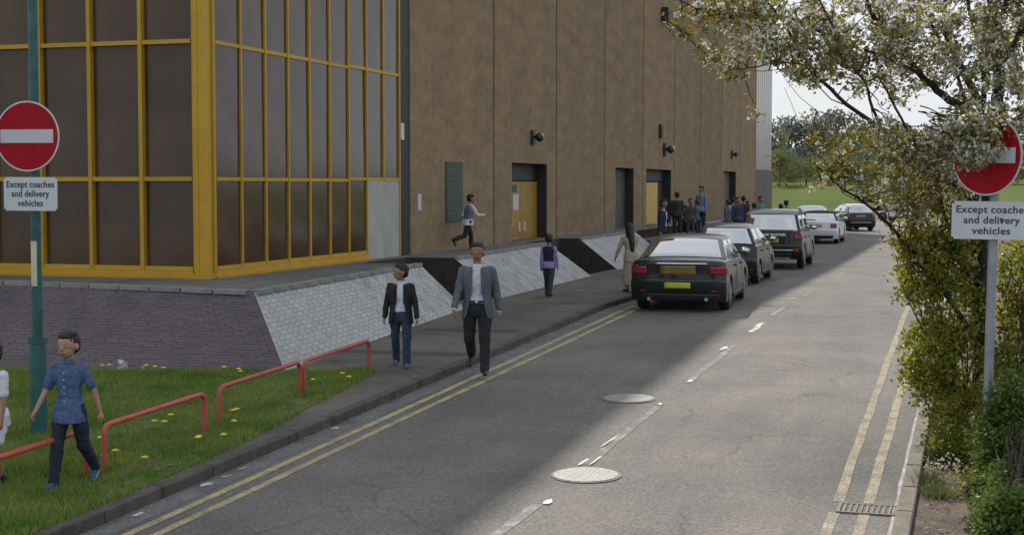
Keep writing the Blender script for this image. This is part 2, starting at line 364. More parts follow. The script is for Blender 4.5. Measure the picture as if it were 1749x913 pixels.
# ------------------------------------------------------------------ platform and brick embankments
ZP = 1.5; WX = -11.87
def ex(y):
    pts = ((18.8, -9.85), (26.5, -10.30), (28.9, -10.45), (38, -10.93), (95, -11.0))
    return float(np.interp(y, [p[0] for p in pts], [p[1] for p in pts]))
def tx(y):
    return float(np.interp(y, [18.2, 22, 30, 36.6, 41, 95], [-9.08, -9.25, -9.45, -9.66, -9.80, -9.85]))
def poly(bm, pts, mi=0):
    f = bm.faces.new([bm.verts.new(p) for p in pts]); f.material_index = mi; return f
plat = [((-22, 19.6), (-22, 22), 0), ]
bm = BM()
# near apron in front of the glass, then three lengths of platform behind the slopes, then landing
poly(bm, [(-30, 20.0, ZP), (-15.2, 19.7, ZP), (-9.85, 18.8, ZP), (ex(26.5), 26.5, ZP), (WX, 26.5, ZP), (-30, 26.5, ZP)])
poly(bm, [(WX, 26.5, ZP), (WX+.35, 26.5, ZP), (WX+.35, 28.9, ZP), (WX, 28.9, ZP)])
poly(bm, [(WX, 28.9, ZP), (ex(28.9), 28.9, ZP), (ex(37.4), 37.4, ZP), (WX, 37.4, ZP)])
poly(bm, [(WX, 37.4, ZP), (WX+.35, 37.4, ZP), (WX+.35, 40.8, ZP), (WX, 40.8, ZP)])
poly(bm, [(WX, 40.8, ZP), (ex(40.8), 40.8, ZP), (ex(90), 90, ZP), (WX, 90, ZP)])
obj('platform_paving', bm, M_plat, kind='structure')

def embank(label, quads, mb, mm, nparts, cheeks, coping=None):
    """quads: list of (top_a, top_b, toe_b, toe_a) corner vectors; bricks laid in courses on each"""
    t = thing('brick_embankment', label, 'brick wall', quads[0][3])
    O = Vector(quads[0][3]); cnt = 0; rest = BM()
    bm = BM()
    for q in quads:   # bilinear bed just under the bricks
        A, B, C, D = [Vector(p)-O for p in q]; g = [[bm.verts.new(A.lerp(B, i/14).lerp(D.lerp(C, i/14), j/5)) for i in range(15)] for j in range(6)]
        for j in range(5):
            for i in range(14): bm.faces.new((g[j][i], g[j][i+1], g[j+1][i+1], g[j+1][i]))
    obj('mortar_bed', bm, mm, t)
    if cheeks:
        for c in cheeks: bm = BM(); poly(bm, [Vector(p)-O for p in c]); obj('side_wall', bm, M_kbrick, t)
    cells = []
    for q in quads:
        A, B, C, D = [Vector(p) for p in q]
        n = (B-A).cross(D-A).normalized(); n = n if n.z > 0 else -n
        rows = max(4, round(((D-A).length+(C-B).length)/2/.078))
        for r_ in range(rows):
            v0 = (r_+.05)/rows; v1 = (r_+.95)/rows
            a0 = A.lerp(D, v0); b0 = B.lerp(C, v0); a1 = A.lerp(D, v1); b1 = B.lerp(C, v1)
            Lr = (b0-a0).length; cols = max(2, round(Lr/.228)); off = .5 if r_ % 2 else 0
            for c in range(cols+(1 if off else 0)):
                u0 = max(0, (c-off)/cols); u1 = min(1, (c+1-off)/cols)
                g = .10/cols*.5; u0 += g; u1 -= g
                if u1-u0 < .2/cols: continue
                cells.append([a0.lerp(b0, u0), a0.lerp(b0, u1), a1.lerp(b1, u1), a1.lerp(b1, u0), n])
    cells.sort(key=lambda c: c[0].length)
    for i, (p0, p1, p2, p3, n) in enumerate(cells):
        h = .0055+random.uniform(-.003, .003)
        bmi = BM() if i < nparts else rest
        mid = (p0+p1+p2+p3)/4 if i < nparts else O
        lo = [bmi.verts.new(p-mid) for p in (p0, p1, p2, p3)]
        hi = [bmi.verts.new(p-mid+n*h) for p in (p0, p1, p2, p3)]
        bmi.faces.new(hi)
        for k in range(4): bmi.faces.new((lo[k], lo[(k+1) % 4], hi[(k+1) % 4], hi[k]))
        if i < nparts: obj('brick', bmi, mb, t, loc=mid-O)
    if len(rest.verts): obj('brickwork', rest, mb, t, kind='stuff')
    else: rest.free()
    if coping:
        for (a, b) in coping:
            a = Vector(a); b = Vector(b); n = max(1, round((b-a).length/.6))
            for k in range(n):
                p = a.lerp(b, k/n+.004); q = a.lerp(b, (k+1)/n-.004); d = (q-p).normalized(); s_ = Vector((0, 0, 1)).cross(d)*.07
                bm = BM(); vs = []
                for z in (-.05, .018): vs += [bm.verts.new(w+Vector((0, 0, z))-p) for w in (p+s_, q+s_, q-s_, p-s_)]
                bm.faces.new(vs[4:]); [bm.faces.new((vs[i], vs[(i+1) % 4], vs[(i+1) % 4+4], vs[i+4])) for i in range(4)]
                obj('coping_stone', bm, M_coping, t, loc=p-O)
    return t
def T(y, d=0): return (ex(y), y, ZP-.01+d)
def B(y): return (tx(y), y, hz(y)+.09)
embank('pale brick slope nearest the camera, beside the purple brick face', [(T(18.8), T(26.5), B(26.5), B(18.2))], M_wbrick, M_wmort, 300,
       [[T(26.5), B(26.5), (ex(26.5), 26.5, .5)], [(WX, 26.5, ZP-.002), T(26.5, .008), (ex(26.5), 26.5, .4), (WX, 26.5, .4)]], [(T(18.8, .012), T(26.5, .012))])
embank('pale brick slope in the middle, behind the man in the grey jacket', [(T(28.9), T(37.4), B(37.4), B(28.9))], M_wbrick, M_wmort, 0,
       [[T(28.9), B(28.9), (ex(28.9), 28.9, .4)], [(WX, 28.9, ZP-.002), T(28.9, .008), (ex(28.9), 28.9, .4), (WX, 28.9, .4)], [T(37.4), B(37.4), (ex(37.4), 37.4, .4)], [(WX, 37.4, ZP-.002), T(37.4, .008), (ex(37.4), 37.4, .4), (WX, 37.4, .4)],
        [(WX+.35, 26.5, ZP-.005), (WX+.35, 28.9, ZP-.005), (WX+.35, 28.9, .4), (WX+.35, 26.5, .4)]], [(T(28.9, .012), T(37.4, .012))])
embank('pale brick slope furthest away, behind the long haired girl', [(T(40.8), T(48), B(48), B(40.8))], M_wbrick, M_wmort, 0,
       [[T(40.8), B(40.8), (ex(40.8), 40.8, .4)], [(WX, 40.8, ZP-.002), T(40.8, .008), (ex(40.8), 40.8, .4), (WX, 40.8, .4)], [(WX+.35, 37.4, ZP-.005), (WX+.35, 40.8, ZP-.005), (WX+.35, 40.8, .4), (WX+.35, 37.4, .4)]], [(T(40.8, .012), T(48, .012))])
zt = lambda y: hz(y)+.10
embank('dark purple brick embankment face at the left above the grass', [((-30, 20.0, ZP-.01), (-15.2, 19.7, ZP-.01), (-13.4, 17.6, zt(17.6)), (-30, 16.6, zt(16.6))), ((-15.2, 19.7, ZP-.01), (-9.85, 18.8, ZP-.01), (-9.08, 18.2, zt(18.2)), (-13.4, 17.6, zt(17.6)))][::-1], M_pbrick, M_pmort, 300, None,
       [((-22, 19.86, ZP), (-15.2, 19.7, ZP)), ((-15.2, 19.7, ZP), (-9.95, 18.82, ZP))])
# landing where the crowd waits, with two steps
bm = BM(); box(bm, -11.02, -9.4, 48.2, 60, .3, 1.2); box(bm, -9.4, -9.1, 48.2, 60, .3, 1.02); box(bm, -9.1, -8.8, 48.2, 60, .3, .84)
obj('entrance_landing', bm, M_plat, kind='structure')
bm = BM(); box(bm, -11.0, -10.6, 60.2, 90, .3, ZP-.003); obj('platform_retaining_wall', bm, M_wmort, kind='structure')

# ------------------------------------------------------------------ leisure centre
bt = thing('leisure_centre', 'large tan panelled building with ochre framed glazing and yellow doors', 'building', (WX, 29.9, ZP))
BO = Vector((WX, 29.9, ZP)); TOP = 13.75
def part(name, x0, x1, y0, y1, z0, z1, m, parent=None, kind=None, bev=0):
    c = Vector(((x0+x1)/2, (y0+y1)/2, (z0+z1)/2)); bm = BM()
    box(bm, x0-c.x, x1-c.x, y0-c.y, y1-c.y, z0-c.z, z1-c.z)
    if bev: bmesh.ops.bevel(bm, geom=list(bm.edges), offset=bev, segments=2, affect='EDGES')
    o = obj(name, bm, m, parent or bt, kind=kind); base = parent['_o'] if parent is not None and '_o' in parent else BO
    o.location = c-Vector(base); o['_o'] = tuple(c); return o
# tan wall in panels with openings cut as separate pieces round the doors
openings = {1: [(37.35, 40.7, ZP, 3.64)], 3: [(49.1, 51.9, ZP, 3.65)], 4: [(54.0, 58.7, ZP, 3.66)], 7: [(71.6, 75.4, ZP, 3.75)]}
ys = [29.95+5.87*i for i in range(10)]; ys[9] = 82.3
for i in range(9):
    y0, y1 = ys[i]+.05, ys[i+1]-.05
    bm = BM(); X0, X1 = WX-.35, WX; O2 = Vector((WX, (y0+y1)/2, ZP))
    def pb(a, b, c, d): box(bm, X0-O2.x, X1-O2.x, a-O2.y, b-O2.y, c-O2.z, d-O2.z)
    if i in openings:
        a, b, c, d = openings[i][0]; a = max(a, y0+.02); b = min(b, y1-.02)
        outer = [(y0, .3), (y1, .3), (y1, TOP), (y0, TOP)]
        pb(y0, a, .3, TOP); pb(b, y1, .3, TOP); pb(a, b, d, TOP); pb(a, b, .3, ZP-.004)
        bmesh.ops.remove_doubles(bm, verts=bm.verts, dist=1e-4)
    else: pb(y0, y1, .3, TOP)
    o = obj('wall_panel', bm, M_conc, bt); o.location = O2-BO
part('joint_backing', WX-.8, WX-.36, 29.4, 82.3, .3, TOP-.05, M_joint)
part('roof_coping', WX-.5, WX+.06, 29.35, 82.3, TOP, TOP+.35, M_dark)
for i in range(1, 9): part('joint_strip', WX-.3, WX-.045, ys[i]-.048, ys[i]+.048, ZP, TOP-.1, M_joint)
part('downpipe_recess', WX-.5, WX-.02, 29.36, 29.98, ZP, TOP, M_black)
part('small_plate', WX-.02, WX+.02, 29.42, 29.6, 4.0, 4.36, M_swhite, bev=.006)
part('notice', WX, WX+.015, 30.42, 30.62, 2.46, 2.83, M_swhite)
o = part('shutter', WX, WX+.03, 32.2, 33.35, 2.17, 3.58, M_lou); 
for k in range(12): part('louvre_slat', WX+.03, WX+.036, 32.24, 33.31, 2.2+k*.115, 2.28+k*.115, M_lou, parent=o)
def door(a, b, top, kind):
    D = WX-.34
    f = part('door_frame', D-.06, D-.02, a, b, ZP, top, M_dark)
    part('soffit', D-.02, WX-.01, a+.003, b-.003, top-.02, top-.003, M_dark)
    part('reveal', D-.02, WX-.006, b-.03, b-.004, ZP+.002, top-.02, M_dark)
    part('threshold', D-.02, WX+.02, a+.004, b-.03, ZP+.001, ZP+.03, M_greyd)
    if kind == 'yellow':
        hh = 3.13
        part('head_shade_strip', D-.02, D+.03, a, b-.03, hh+.03, top-.02, M_black)  # black strip stands in for the shade over the upper door
        w = (b-.03-a)/2
        for k in range(2):
            l = part('door_leaf', D-.02, D+.05, a+.02+w*k, a+w*(k+1)-.01, ZP+.03, hh, mat('yellow_door', (.33, .185, .010), .5, .12, 3), bev=.006)
            part('kick_plate', D+.05, D+.056, a+.08+w*k, a+w*(k+1)-.07, ZP+.08, ZP+.42, mat('yellow_door_low', (.30, .14, .01), .5, .15, 3), parent=l)
            part('door_handle', D+.05, D+.09, a+w*k+(w-.18 if k == 0 else .1)+(.2 if k else 0), a+w*k+(w-.1 if k == 0 else .18)+(.2 if k else 0), 1.75, 2.0, M_swhite, parent=l)
        part('green_sign', D+.05, D+.06, 37.9, 38.7, 2.84, 3.05, M_lou); part('paper_notice', D+.05, D+.06, 38.35, 38.85, 2.35, 2.78, M_swhite)
    if kind == 'dark':
        w = (b-a-.03)/2
        for k in range(2):
            l = part('door_leaf', D-.02, D+.03, a+.02+w*k, a+w*(k+1)-.01, ZP+.03, top-.05, M_greyd, bev=.006)
            part('door_handle', D+.03, D+.06, a+w-.2+k*.34, a+w-.14+k*.34, 2.35, 2.6, M_chrome, parent=l)
    if kind == 'open':
        part('head_shade_strip', D-.02, D+.03, a, b-.03, 3.2, top-.02, M_black)  # black strip again standing in for shade at the door head
        l = part('door_leaf', D-.02, D+.04, a+.02, a+1.1, ZP+.03, 3.17, mat('yellow_door', (.40, .20, .012)), bev=.006)
        bm = BM(); box(bm, -.025, .025, 0, 1.05, 0, 1.6); bmesh.ops.bevel(bm, geom=list(bm.edges), offset=.006, segments=1, affect='EDGES')
        q = obj('door_leaf', bm, mat('light_yellow_door', (.55, .36, .07), .4, .1), bt); q.location = Vector((D+.08, a+1.12, ZP+.04))-BO; q.rotation_euler = (0, 0, R(-12)); q['label'] = 'paler yellow door leaf standing slightly open'
        part('door_leaf', D-.02, D+.0, a+1.15, b-.04, ZP+.03, 3.17, M_dark)
door(37.35, 40.7, 3.64, 'yellow'); door(49.1, 51.9, 3.65, 'dark'); door(54.0, 58.7, 3.66, 'open'); door(71.6, 75.4, 3.75, 'dark')
def wall_lamp(y, z, s, dark=False):
    bm = BM(); box(bm, 0, .06*s, -.12*s, .12*s, -.16*s, .16*s); bmesh.ops.bevel(bm, geom=list(bm.edges), offset=.015, segments=1, affect='EDGES')
    a = obj('wall_lamp', bm, M_cblk, bt); a.location = Vector((WX, y, z))-BO
    bm = BM(); tube(bm, [(.05*s, 0, 0), (.16*s, 0, .03*s), (.2*s, .02, .02*s)], [.035*s, .035*s, .03*s], 8); obj('bracket', bm, M_cblk, a)
    bm = BM(); ell(bm, (.17*s, .02, 0), (.085*s, .12*s, .10*s)); ell_ = obj('lamp_housing', bm, M_cblk, a, smooth=True)
    bm = BM(); ell(bm, (.2*s, .11*s, .03*s), (.055*s, .06*s, .07*s)); obj('lamp_glass', bm, M_cblk if dark else mat('lamp_glass', (.45, .46, .44), .3, .1), a, smooth=True)
wall_lamp(39.2, 4.36, 1.25); wall_lamp(57.2, 4.45, 1.6); wall_lamp(73.9, 4.6, 1.3, True)
part('alarm_box', WX, WX+.12, 56.2, 56.6, 4.88, 5.4, M_cblk, bev=.01)
part('floodlight', WX, WX+.3, 56.5, 57.4, 9.45, 9.95, M_cblk, bev=.02); part('floodlight_face', WX+.05, WX+.32, 57.5, 57.9, 9.4, 9.95, M_swhite, bev=.02)
# glazed wing: curtain wall on two sides
GY = 21.1; GX = WX; tiers = [1.66, 3.12, 5.34, 7.55, 9.76, 11.97, 13.65]
def pane(x0, x1, y0, y1, z0, z1, face):
    if face == 'left':
        o = part('pane', x0, x1, GY+.07, GY+.09, z0, z1, M_pane)
    else: o = part('pane', GX-.032, GX-.014, y0, y1, z0, z1, M_pane)
    o.rotation_euler = (0, random.uniform(-.006, .006), random.uniform(-.010, .010)) if face != 'left' else (random.uniform(-.004, .004), 0, random.uniform(-.004, .004))
x = -12.15; cols = []
xs_l = [-12.11-.965*i for i in range(14)]
for i, x in enumerate(xs_l):
    if i: part('mullion', x-.035, x+.035, GY-.03, GY+.08, 1.56, TOP, M_ochre)
for i in range(len(xs_l)-1):
    for k in range(6): pane(xs_l[i+1]+.037, xs_l[i]-.037, 0, 0, tiers[k]+.037, tiers[k+1]-.037, 'left')
for k, z in enumerate(tiers):
    for i in range(len(xs_l)-1): part('transom', xs_l[i+1]+.036, xs_l[i]-.036, GY-.015, GY+.08, z-.035, z+.035, M_ochre)
part('sill_band', xs_l[-1], -12.12, GY-.07, GY+.08, 1.53, 1.623, M_ochre); part('sill_band', xs_l[-1], -12.155, GY-.12, GY+.06, ZP+.001, 1.528, M_ochre)
# corner post with ribs
cp = part('corner_post', -12.07, GX-.12, GY-.07, GY+.16, ZP+.002, TOP, M_ochre, bev=.01)
part('corner_rib', GX-.12, GX-.005, GY-.06, GY+.16, ZP+.003, TOP, M_ochre); part('corner_rib', GX-.06, GX+.03, GY+.165, GY+.24, ZP+.003, TOP, M_ochre)
part('corner_rib', -12.12, -12.073, GY-.03, GY+.1, ZP+.003, TOP, M_ochre)
part('corner_base', -12.15, GX+.05, GY-.12, GY+.2, ZP+.0015, ZP+.08, M_ochre)
ysr = [21.36+.888*i for i in range(10)]
for i, y in enumerate(ysr):
    if i: part('mullion', GX-.08, GX+.022, y-.026, y+.026, (1.56 if i < 8 else (3.17 if i < 9 else ZP+.01)), TOP, M_ochre)
for i in range(9):
    zo = .03 if i >= 6 else 0
    for k in range(6):
        if k == 0 and i >= 7: continue
        pane(0, 0, ysr[i]+.028, ysr[i+1]-.028, tiers[k]+(.04 if k == 0 else .037+zo), tiers[k+1]-.037+zo, 'right')
    for k, z in enumerate(tiers):
        if k == 0 and i >= 7: continue
        part('transom', GX-.08, GX+.012, ysr[i]+.027, ysr[i+1]-.027, z-.032+(zo if k else 0), z+.032+(zo if k else 0), M_ochre)
part('sill_band', GX-.08, GX+.06, ysr[0]-.08, ysr[7]+.03, 1.53, 1.625, M_ochre); part('sill_band', GX-.06, GX+.12, ysr[0]-.1, ysr[7]+.02, ZP+.001, 1.528, M_ochre)
part('infill_panel', GX-.07, GX+.005, ysr[7]+.032, ysr[8]-.004, ZP+.001, 3.16, M_blank); part('infill_panel', GX-.07, GX+.005, ysr[8]+.004, ysr[9]-.032, ZP+.001, 3.16, M_blank)
part('inner_wall', -24.6, GX-.3, GY+.4, GY+.5, ZP, TOP, M_dark); part('inner_wall', GX-.5, GX-.3, GY+.5, 29.3, ZP, TOP, M_dark)
part('roof_coping', -24.7, GX+.06, GY-.1, 29.34, TOP+.002, TOP+.35, M_ochre)
part('roof_slab', -60, WX-.52, GY+.2, 89, TOP-.4, TOP-.02, M_dark)
# far glazed wing
for i in range(9):
    y = 82.5+i*.8
    part('mullion', WX-.08, WX+.002, y-.03, y+.03, 4.0, TOP, M_ochre)
    if i < 8: part('pane', WX-.07, WX-.004, y+.032, y+.768, 4.0, TOP, mat('pale_reflection_glass', (.27, .28, .30), .3, .15, .5, spec=.6))  # pale base colour puts the bright reflection into the panes
part('wall_base', WX-.3, WX, 82.32, 89.4, .4, 3.94, mat('grey_brown_panel', (.13, .11, .095), .9, .15, 2, .2))
part('transom', WX-.05, WX+.003, 82.32, 89.4, 3.945, 4.0, M_ochre)
part('end_wall', -60, WX-.31, 89.2, 89.45, .3, TOP-.02, M_conc)
for o_ in bpy.data.objects:
    if '_o' in o_: del o_['_o']

# ------------------------------------------------------------------ rails
def hoop(x, ya, yb, label):
    g = 'low red hoop rails along the grass'
    t = thing('hoop_rail', label, 'railing', (x, ya, hz(ya)+.1), 0, g)
    dz = hz(yb)-hz(ya); h = .44; r = .10; L_ = yb-ya; sl_ = dz/L_
    pts = [(0, 0, -.05), (0, 0, h-r)]+[(0, r-r*math.cos(a), h-r+r*math.sin(a)) for a in [i*math.pi/10 for i in range(1, 6)]]
    pts += [(0, L_-r+r*math.sin(a), dz+h-r+r*math.cos(a)) for a in [i*math.pi/10 for i in range(0, 5)]]+[(0, L_, dz+h-r), (0, L_, dz-.05)]
    bm = BM(); tube(bm, pts, .027, 12); obj('rail_tube', bm, M_red, t, smooth=True, ang=60)
hoop(-7.87, 9.2, 11.67, 'red hoop rail cut by the left edge of the picture, behind the boy in blue')
hoop(-7.85, 11.94, 13.84, 'red hoop rail just right of the boy in the blue shirt')
hoop(-7.90, 14.25, 16.26, 'red hoop rail between the other two full hoops')
hoop(-7.88, 16.33, 18.36, 'furthest red hoop rail, where the grass meets the pavement')
hoop(-7.87, 6.9, 8.95, 'nearest red hoop rail, outside the left edge')

# ------------------------------------------------------------------ signs
def road_sign(name, label, loc, hgt, lean, post_m, r_post, disc_z, plate_z, disc_rot, plate_rot, disc_r, wide_base=False, sticker=False, pw=.63, ph=.355, off=(0, 0), pdx=0):
    t = thing(name, label, 'road sign', loc); t.rotation_euler = (0, lean, 0)
    bm = BM()
    if wide_base:
        tube(bm, [(0, 0, -.1), (0, 0, .96), (0, 0, 1.02), (0, 0, 1.05)], [.087, .087, .08, .055], 20); obj('post_base', bm, M_teal, t, smooth=True)
        bm = BM(); tube(bm, [(0, 0, 1.0), (0, 0, 1.06)], [.1, .1], 20); obj('collar', bm, M_teal, t, smooth=True)
        bm = BM(); tube(bm, [(0, 0, 1.0), (0, 0, hgt)], [.055, .05], 18)
    else: tube(bm, [(0, 0, -.1), (0, 0, hgt)], [r_post]*2, 18)
    obj('post', bm, post_m, t, smooth=True)
    if sticker:
        bm = BM(); tube(bm, [(0, 0, 1.62), (0, 0, 2.10)], [.0565, .0565], 18, cap=False)
        bmesh.ops.delete(bm, geom=[f for f in bm.faces if f.calc_center_median().y > -.012 or f.calc_center_median().x > .03], context='FACES')
        obj('pale_sticker', bm, mat('pale_sticker', (.50, .47, .36), .7, .1, 8), t)
    fy = -r_post-.03
    d = bpy.data.objects.new('sign_disc', None)
    bm = BM(); tube(bm, [(0, 0, 0), (0, -.006, 0)], [disc_r, disc_r], 56); d = obj('sign_disc', bm, M_swhite, t, smooth=True)
    d.location = (off[0]+math.sin(disc_rot)*-0, fy, disc_z); d.rotation_euler = (0, 0, disc_rot)
    bm = BM(); tube(bm, [(0, -.0065, 0), (0, -.009, 0)], [disc_r*.955]*2, 56); obj('red_face', bm, M_sred, d, smooth=True)
    bm = BM(); w = disc_r*.82; box(bm, -w, w, -.0125, -.0095, -disc_r*.19, disc_r*.19); obj('white_bar', bm, M_swhite, d)
    bm = BM(); tube(bm, [(0, .001, 0), (0, .006, 0)], [disc_r*.99]*2, 56); obj('back_plate', bm, M_sback, d)
    bm = BM(); box(bm, -r_post*1.8, r_post*1.8, fy+.006, r_post, disc_z-.03, disc_z+.03); obj('clamp', bm, M_sback, t)
    bm = BM(); box(bm, -pw/2, pw/2, -.005, .003, -ph/2, ph/2)
    bmesh.ops.bevel(bm, geom=[e for e in bm.edges if abs(e.verts[0].co.y-e.verts[1].co.y) > .002], offset=.02, segments=4, affect='EDGES')
    p = obj('text_plate', bm, M_swhite, t); p.location = (off[0]+pdx, fy, plate_z); p.rotation_euler = (0, 0, plate_rot)
    bm = BM(); box(bm, -r_post*1.8, r_post*1.8, fy+.006, r_post, plate_z-.025, plate_z+.025); obj('clamp', bm, M_sback, t)
    for k, ln in enumerate(('Except coaches', 'and delivery', 'vehicles')):
        textline(ln, pw*(.90, .70, .48)[k], ph*.27, M_sblack, p, (0, -.0075, ph*(.28-.28*k)), (R(90), 0, 0))
    return t
road_sign('no_entry_sign', 'round red no entry sign with white text plate on the green post at the left', (-9.58, 13.35, hz(13.35)+.08), 6.4, R(.2), M_teal, .055, 3.21, 2.60, R(6), R(4), .372, True, True, off=(-.03, 0), pdx=.03)
ts = road_sign('no_entry_sign', 'round red no entry sign on grey post among the blossom at the right', (.115, 14.50, hz(14.5)+.06), 3.15, R(.8), M_gpost, .045, 2.96, 2.355, R(-34), R(8), .375, pw=.72, ph=.355, off=(-.08, 0), pdx=.06)

# ------------------------------------------------------------------ grass blades, dandelions
def in_grass(n, x0, x1, y0, y1):
    X = np.random.uniform(x0, x1, n); Y = np.random.uniform(y0, y1, n)
    ge = np.array([grass_edge(y)-.02 for y in Y]); k = (X < ge+np.random.rand(n)*.12) & (Y < 18.0+(X+9)*.3+.25)
    return X[k], Y[k]
def blades(n, x0, x1, y0, y1, hmin, hmax, name='grass_blades', parent=None):
    X, Y = in_grass(n, x0, x1, y0, y1)
    # patchiness
    pt = np.sin(X*2.1+1.3)*np.sin(Y*1.7)+np.sin(X*5.3)*np.sin(Y*4.1+.6)*.6
    k = pt+np.random.rand(len(X))*2.2 > .1; X = X[k]; Y = Y[k]; pt = pt[k]
    n = len(X); Z = np.array([hz(y)+.105 for y in Y])
    H = np.random.uniform(hmin, hmax, n)*(1+.35*pt); a = np.random.rand(n)*6.283; w = .006+np.random.rand(n)*.006
    lx = np.random.randn(n)*.35*H; ly = np.random.randn(n)*.35*H
    V = np.stack([np.stack([X-np.cos(a)*w, Y-np.sin(a)*w, Z], 1), np.stack([X+np.cos(a)*w, Y+np.sin(a)*w, Z], 1), np.stack([X+lx, Y+ly, Z+H], 1)], 1).reshape(-1, 3)
    return np_mesh(name, V, np.arange(3*n).reshape(n, 3), M_blade, kind='stuff')
o = blades(170000, -14.5, -7.0, 9.3, 18.5, .03, .075); tag(o, 'short rough green grass between the brick face and the kerb', 'grass')
for (ya, yb) in ((9.2, 11.67), (11.94, 13.84), (14.25, 16.26), (16.33, 18.36)):   # longer tufts round the rail feet
    for y in (ya, yb):
        n = 110; X = np.random.randn(n)*.05; Y = np.random.randn(n)*.06; H = np.random.uniform(.06, .17, n); a = np.random.rand(n)*6.28; w = .006
        V = np.stack([np.stack([X-np.cos(a)*w, Y-np.sin(a)*w, 0*X], 1), np.stack([X+np.cos(a)*w, Y+np.sin(a)*w, 0*X], 1), np.stack([X*1.8, Y*1.8, H], 1)], 1).reshape(-1, 3)
        q = np_mesh('rail_foot_tuft', V, np.arange(3*n).reshape(n, 3), M_blade, kind='stuff'); q.location = (-7.87, y, hz(y)+.105); tag(q, 'longer grass left standing round a foot of the red rails', 'grass')
bm = BM()
for _ in range(26):   # worn earth patches
    y = random.uniform(9.5, 17.5); x = grass_edge(y)-abs(random.gauss(0, .22))-.05; r = random.uniform(.05, .2); c = []
    for k in range(9): a = k*.698; q = r*random.uniform(.6, 1.1); c.append(bm.verts.new((x+q*math.cos(a)*.6, y+q*math.sin(a)*1.8, hz(y+q*math.sin(a)*1.8)+.117)))
    bm.faces.new(c)
o = obj('worn_earth', bm, mat('trodden_earth', (.13, .105, .075), .95, .3, 9, .5, 40), kind='stuff'); tag(o, 'patches of trodden earth along the kerb side of the grass', 'earth')
t0 = None
dspots = [(178, 788), (172, 757), (264, 728), (281, 729), (292, 717), (382, 752), (340, 755), (338, 757), (247, 792), (197, 780), (398, 709), (405, 707), (400, 728), (250, 630), (265, 632), (187, 629), (175, 630), (408, 636), (411, 640), (383, 633), (535, 655), (585, 644), (596, 650), (280, 634), (148, 775)]
fwd = cam.rotation_euler.to_matrix()
def gpx(px, py, off=0):
    r = fwd @ Vector(((px-874.5)/2500, -(py-456.5)/2500, -1)); y = 15.0
    for _ in range(50): tt = (hz(y)+off-CAMZ)/r.z; y = .5*y+.5*r.y*tt
    return Vector((r.x*tt, r.y*tt, hz(y)+off))
dand = None
dlab = ['right of the post foot of the hoop beside the boy', "just left of the bottom of the blue shirt boy's rail", 'left one of a pair under the middle of the second hoop', 'right one of a pair under the middle of the second hoop', 'above the pair under the second hoop', 'between the second and third hoops', 'right end of a row in front of the second hoop', "lowest in front of the second hoop's right end", 'in front of the second hoop, low in the grass', 'against the left foot of the second hoop', "right one of two inside the third hoop's left half", "left one of two inside the third hoop's left half", "in front of the third hoop's left foot", 'close under the purple bricks, right of the white scrap', 'close under the purple bricks, second right of the scrap', 'close under the purple bricks, left of the white scrap', 'leftmost under the purple bricks beside the green post', 'left of the pair below the purple brick corner', 'right of the pair below the purple brick corner', 'single one left of the pair below the brick corner', 'inside the furthest hoop beside its left foot', 'inside the furthest hoop, left of its middle', 'inside the furthest hoop, right of its middle', 'furthest right under the purple bricks before the gap', "beside the boy's trailing shoe"]
for i, (px, py) in enumerate(dspots):
    g = gpx(px, py+6, .1); hh = random.uniform(.09, .13)
    lab = 'yellow dandelion '+dlab[i]
    if dand is None:
        dand = thing('dandelion', lab, 'flower', g, 0, 'dandelions in the grass')
        bm = BM(); tube(bm, [(0, 0, 0), (.005, .003, .06), (.0, 0, .1)], .003, 5); obj('stem', bm, M_blade, dand)
        bm = BM(); ell(bm, (0, 0, .105), (.028, .028, .012), seg=12, rings=5)
        for k in range(12):
            a = k*.5236; poly(bm, [(0, 0, .108), (.036*math.cos(a-.18), .036*math.sin(a-.18), .106), (.042*math.cos(a), .042*math.sin(a), .102), (.036*math.cos(a+.18), .036*math.sin(a+.18), .106)])
        obj('flower_head', bm, mat('dandelion_yellow', (.75, .58, .03), .7, .15, 30), dand)
        bm = BM()
        for k in range(7):
            a = k*.9; poly(bm, [(0, 0, .005), (.05*math.cos(a-.15), .05*math.sin(a-.15), .03), (.12*math.cos(a), .12*math.sin(a), .012), (.05*math.cos(a+.15), .05*math.sin(a+.15), .03)])
        obj('leaf_rosette', bm, mat('dandelion_leaf', (.03, .09, .015), .7, .2), dand)
    else: dup(dand, g, random.random()*6, lab, 'dandelions in the grass')
# white litter at the foot of the brick face
for (px, py, s, lab) in ((210, 630, .16, 'scrap of white torn plastic lying against the purple brick face'), (243, 631, .07, 'smaller white scrap right of the torn plastic by the brick face')):
    g = gpx(px, py, .12); bm = BM()
    for k in range(5):
        c = Vector((random.uniform(-.4, .4)*s, random.uniform(-.1, .1)*s, random.uniform(.1, .7)*s)); n_ = 6
        poly(bm, [c+Vector((math.cos(a)*s*.4*random.uniform(.5, 1), random.uniform(-.15, .15)*s, math.sin(a)*s*.4*random.uniform(.5, 1))) for a in [i*6.283/n_ for i in range(n_)]])
    o = obj('litter', bm, mat('white_plastic', (.55, .55, .56), .6, .15)); o.location = g; tag(o, lab, 'litter')

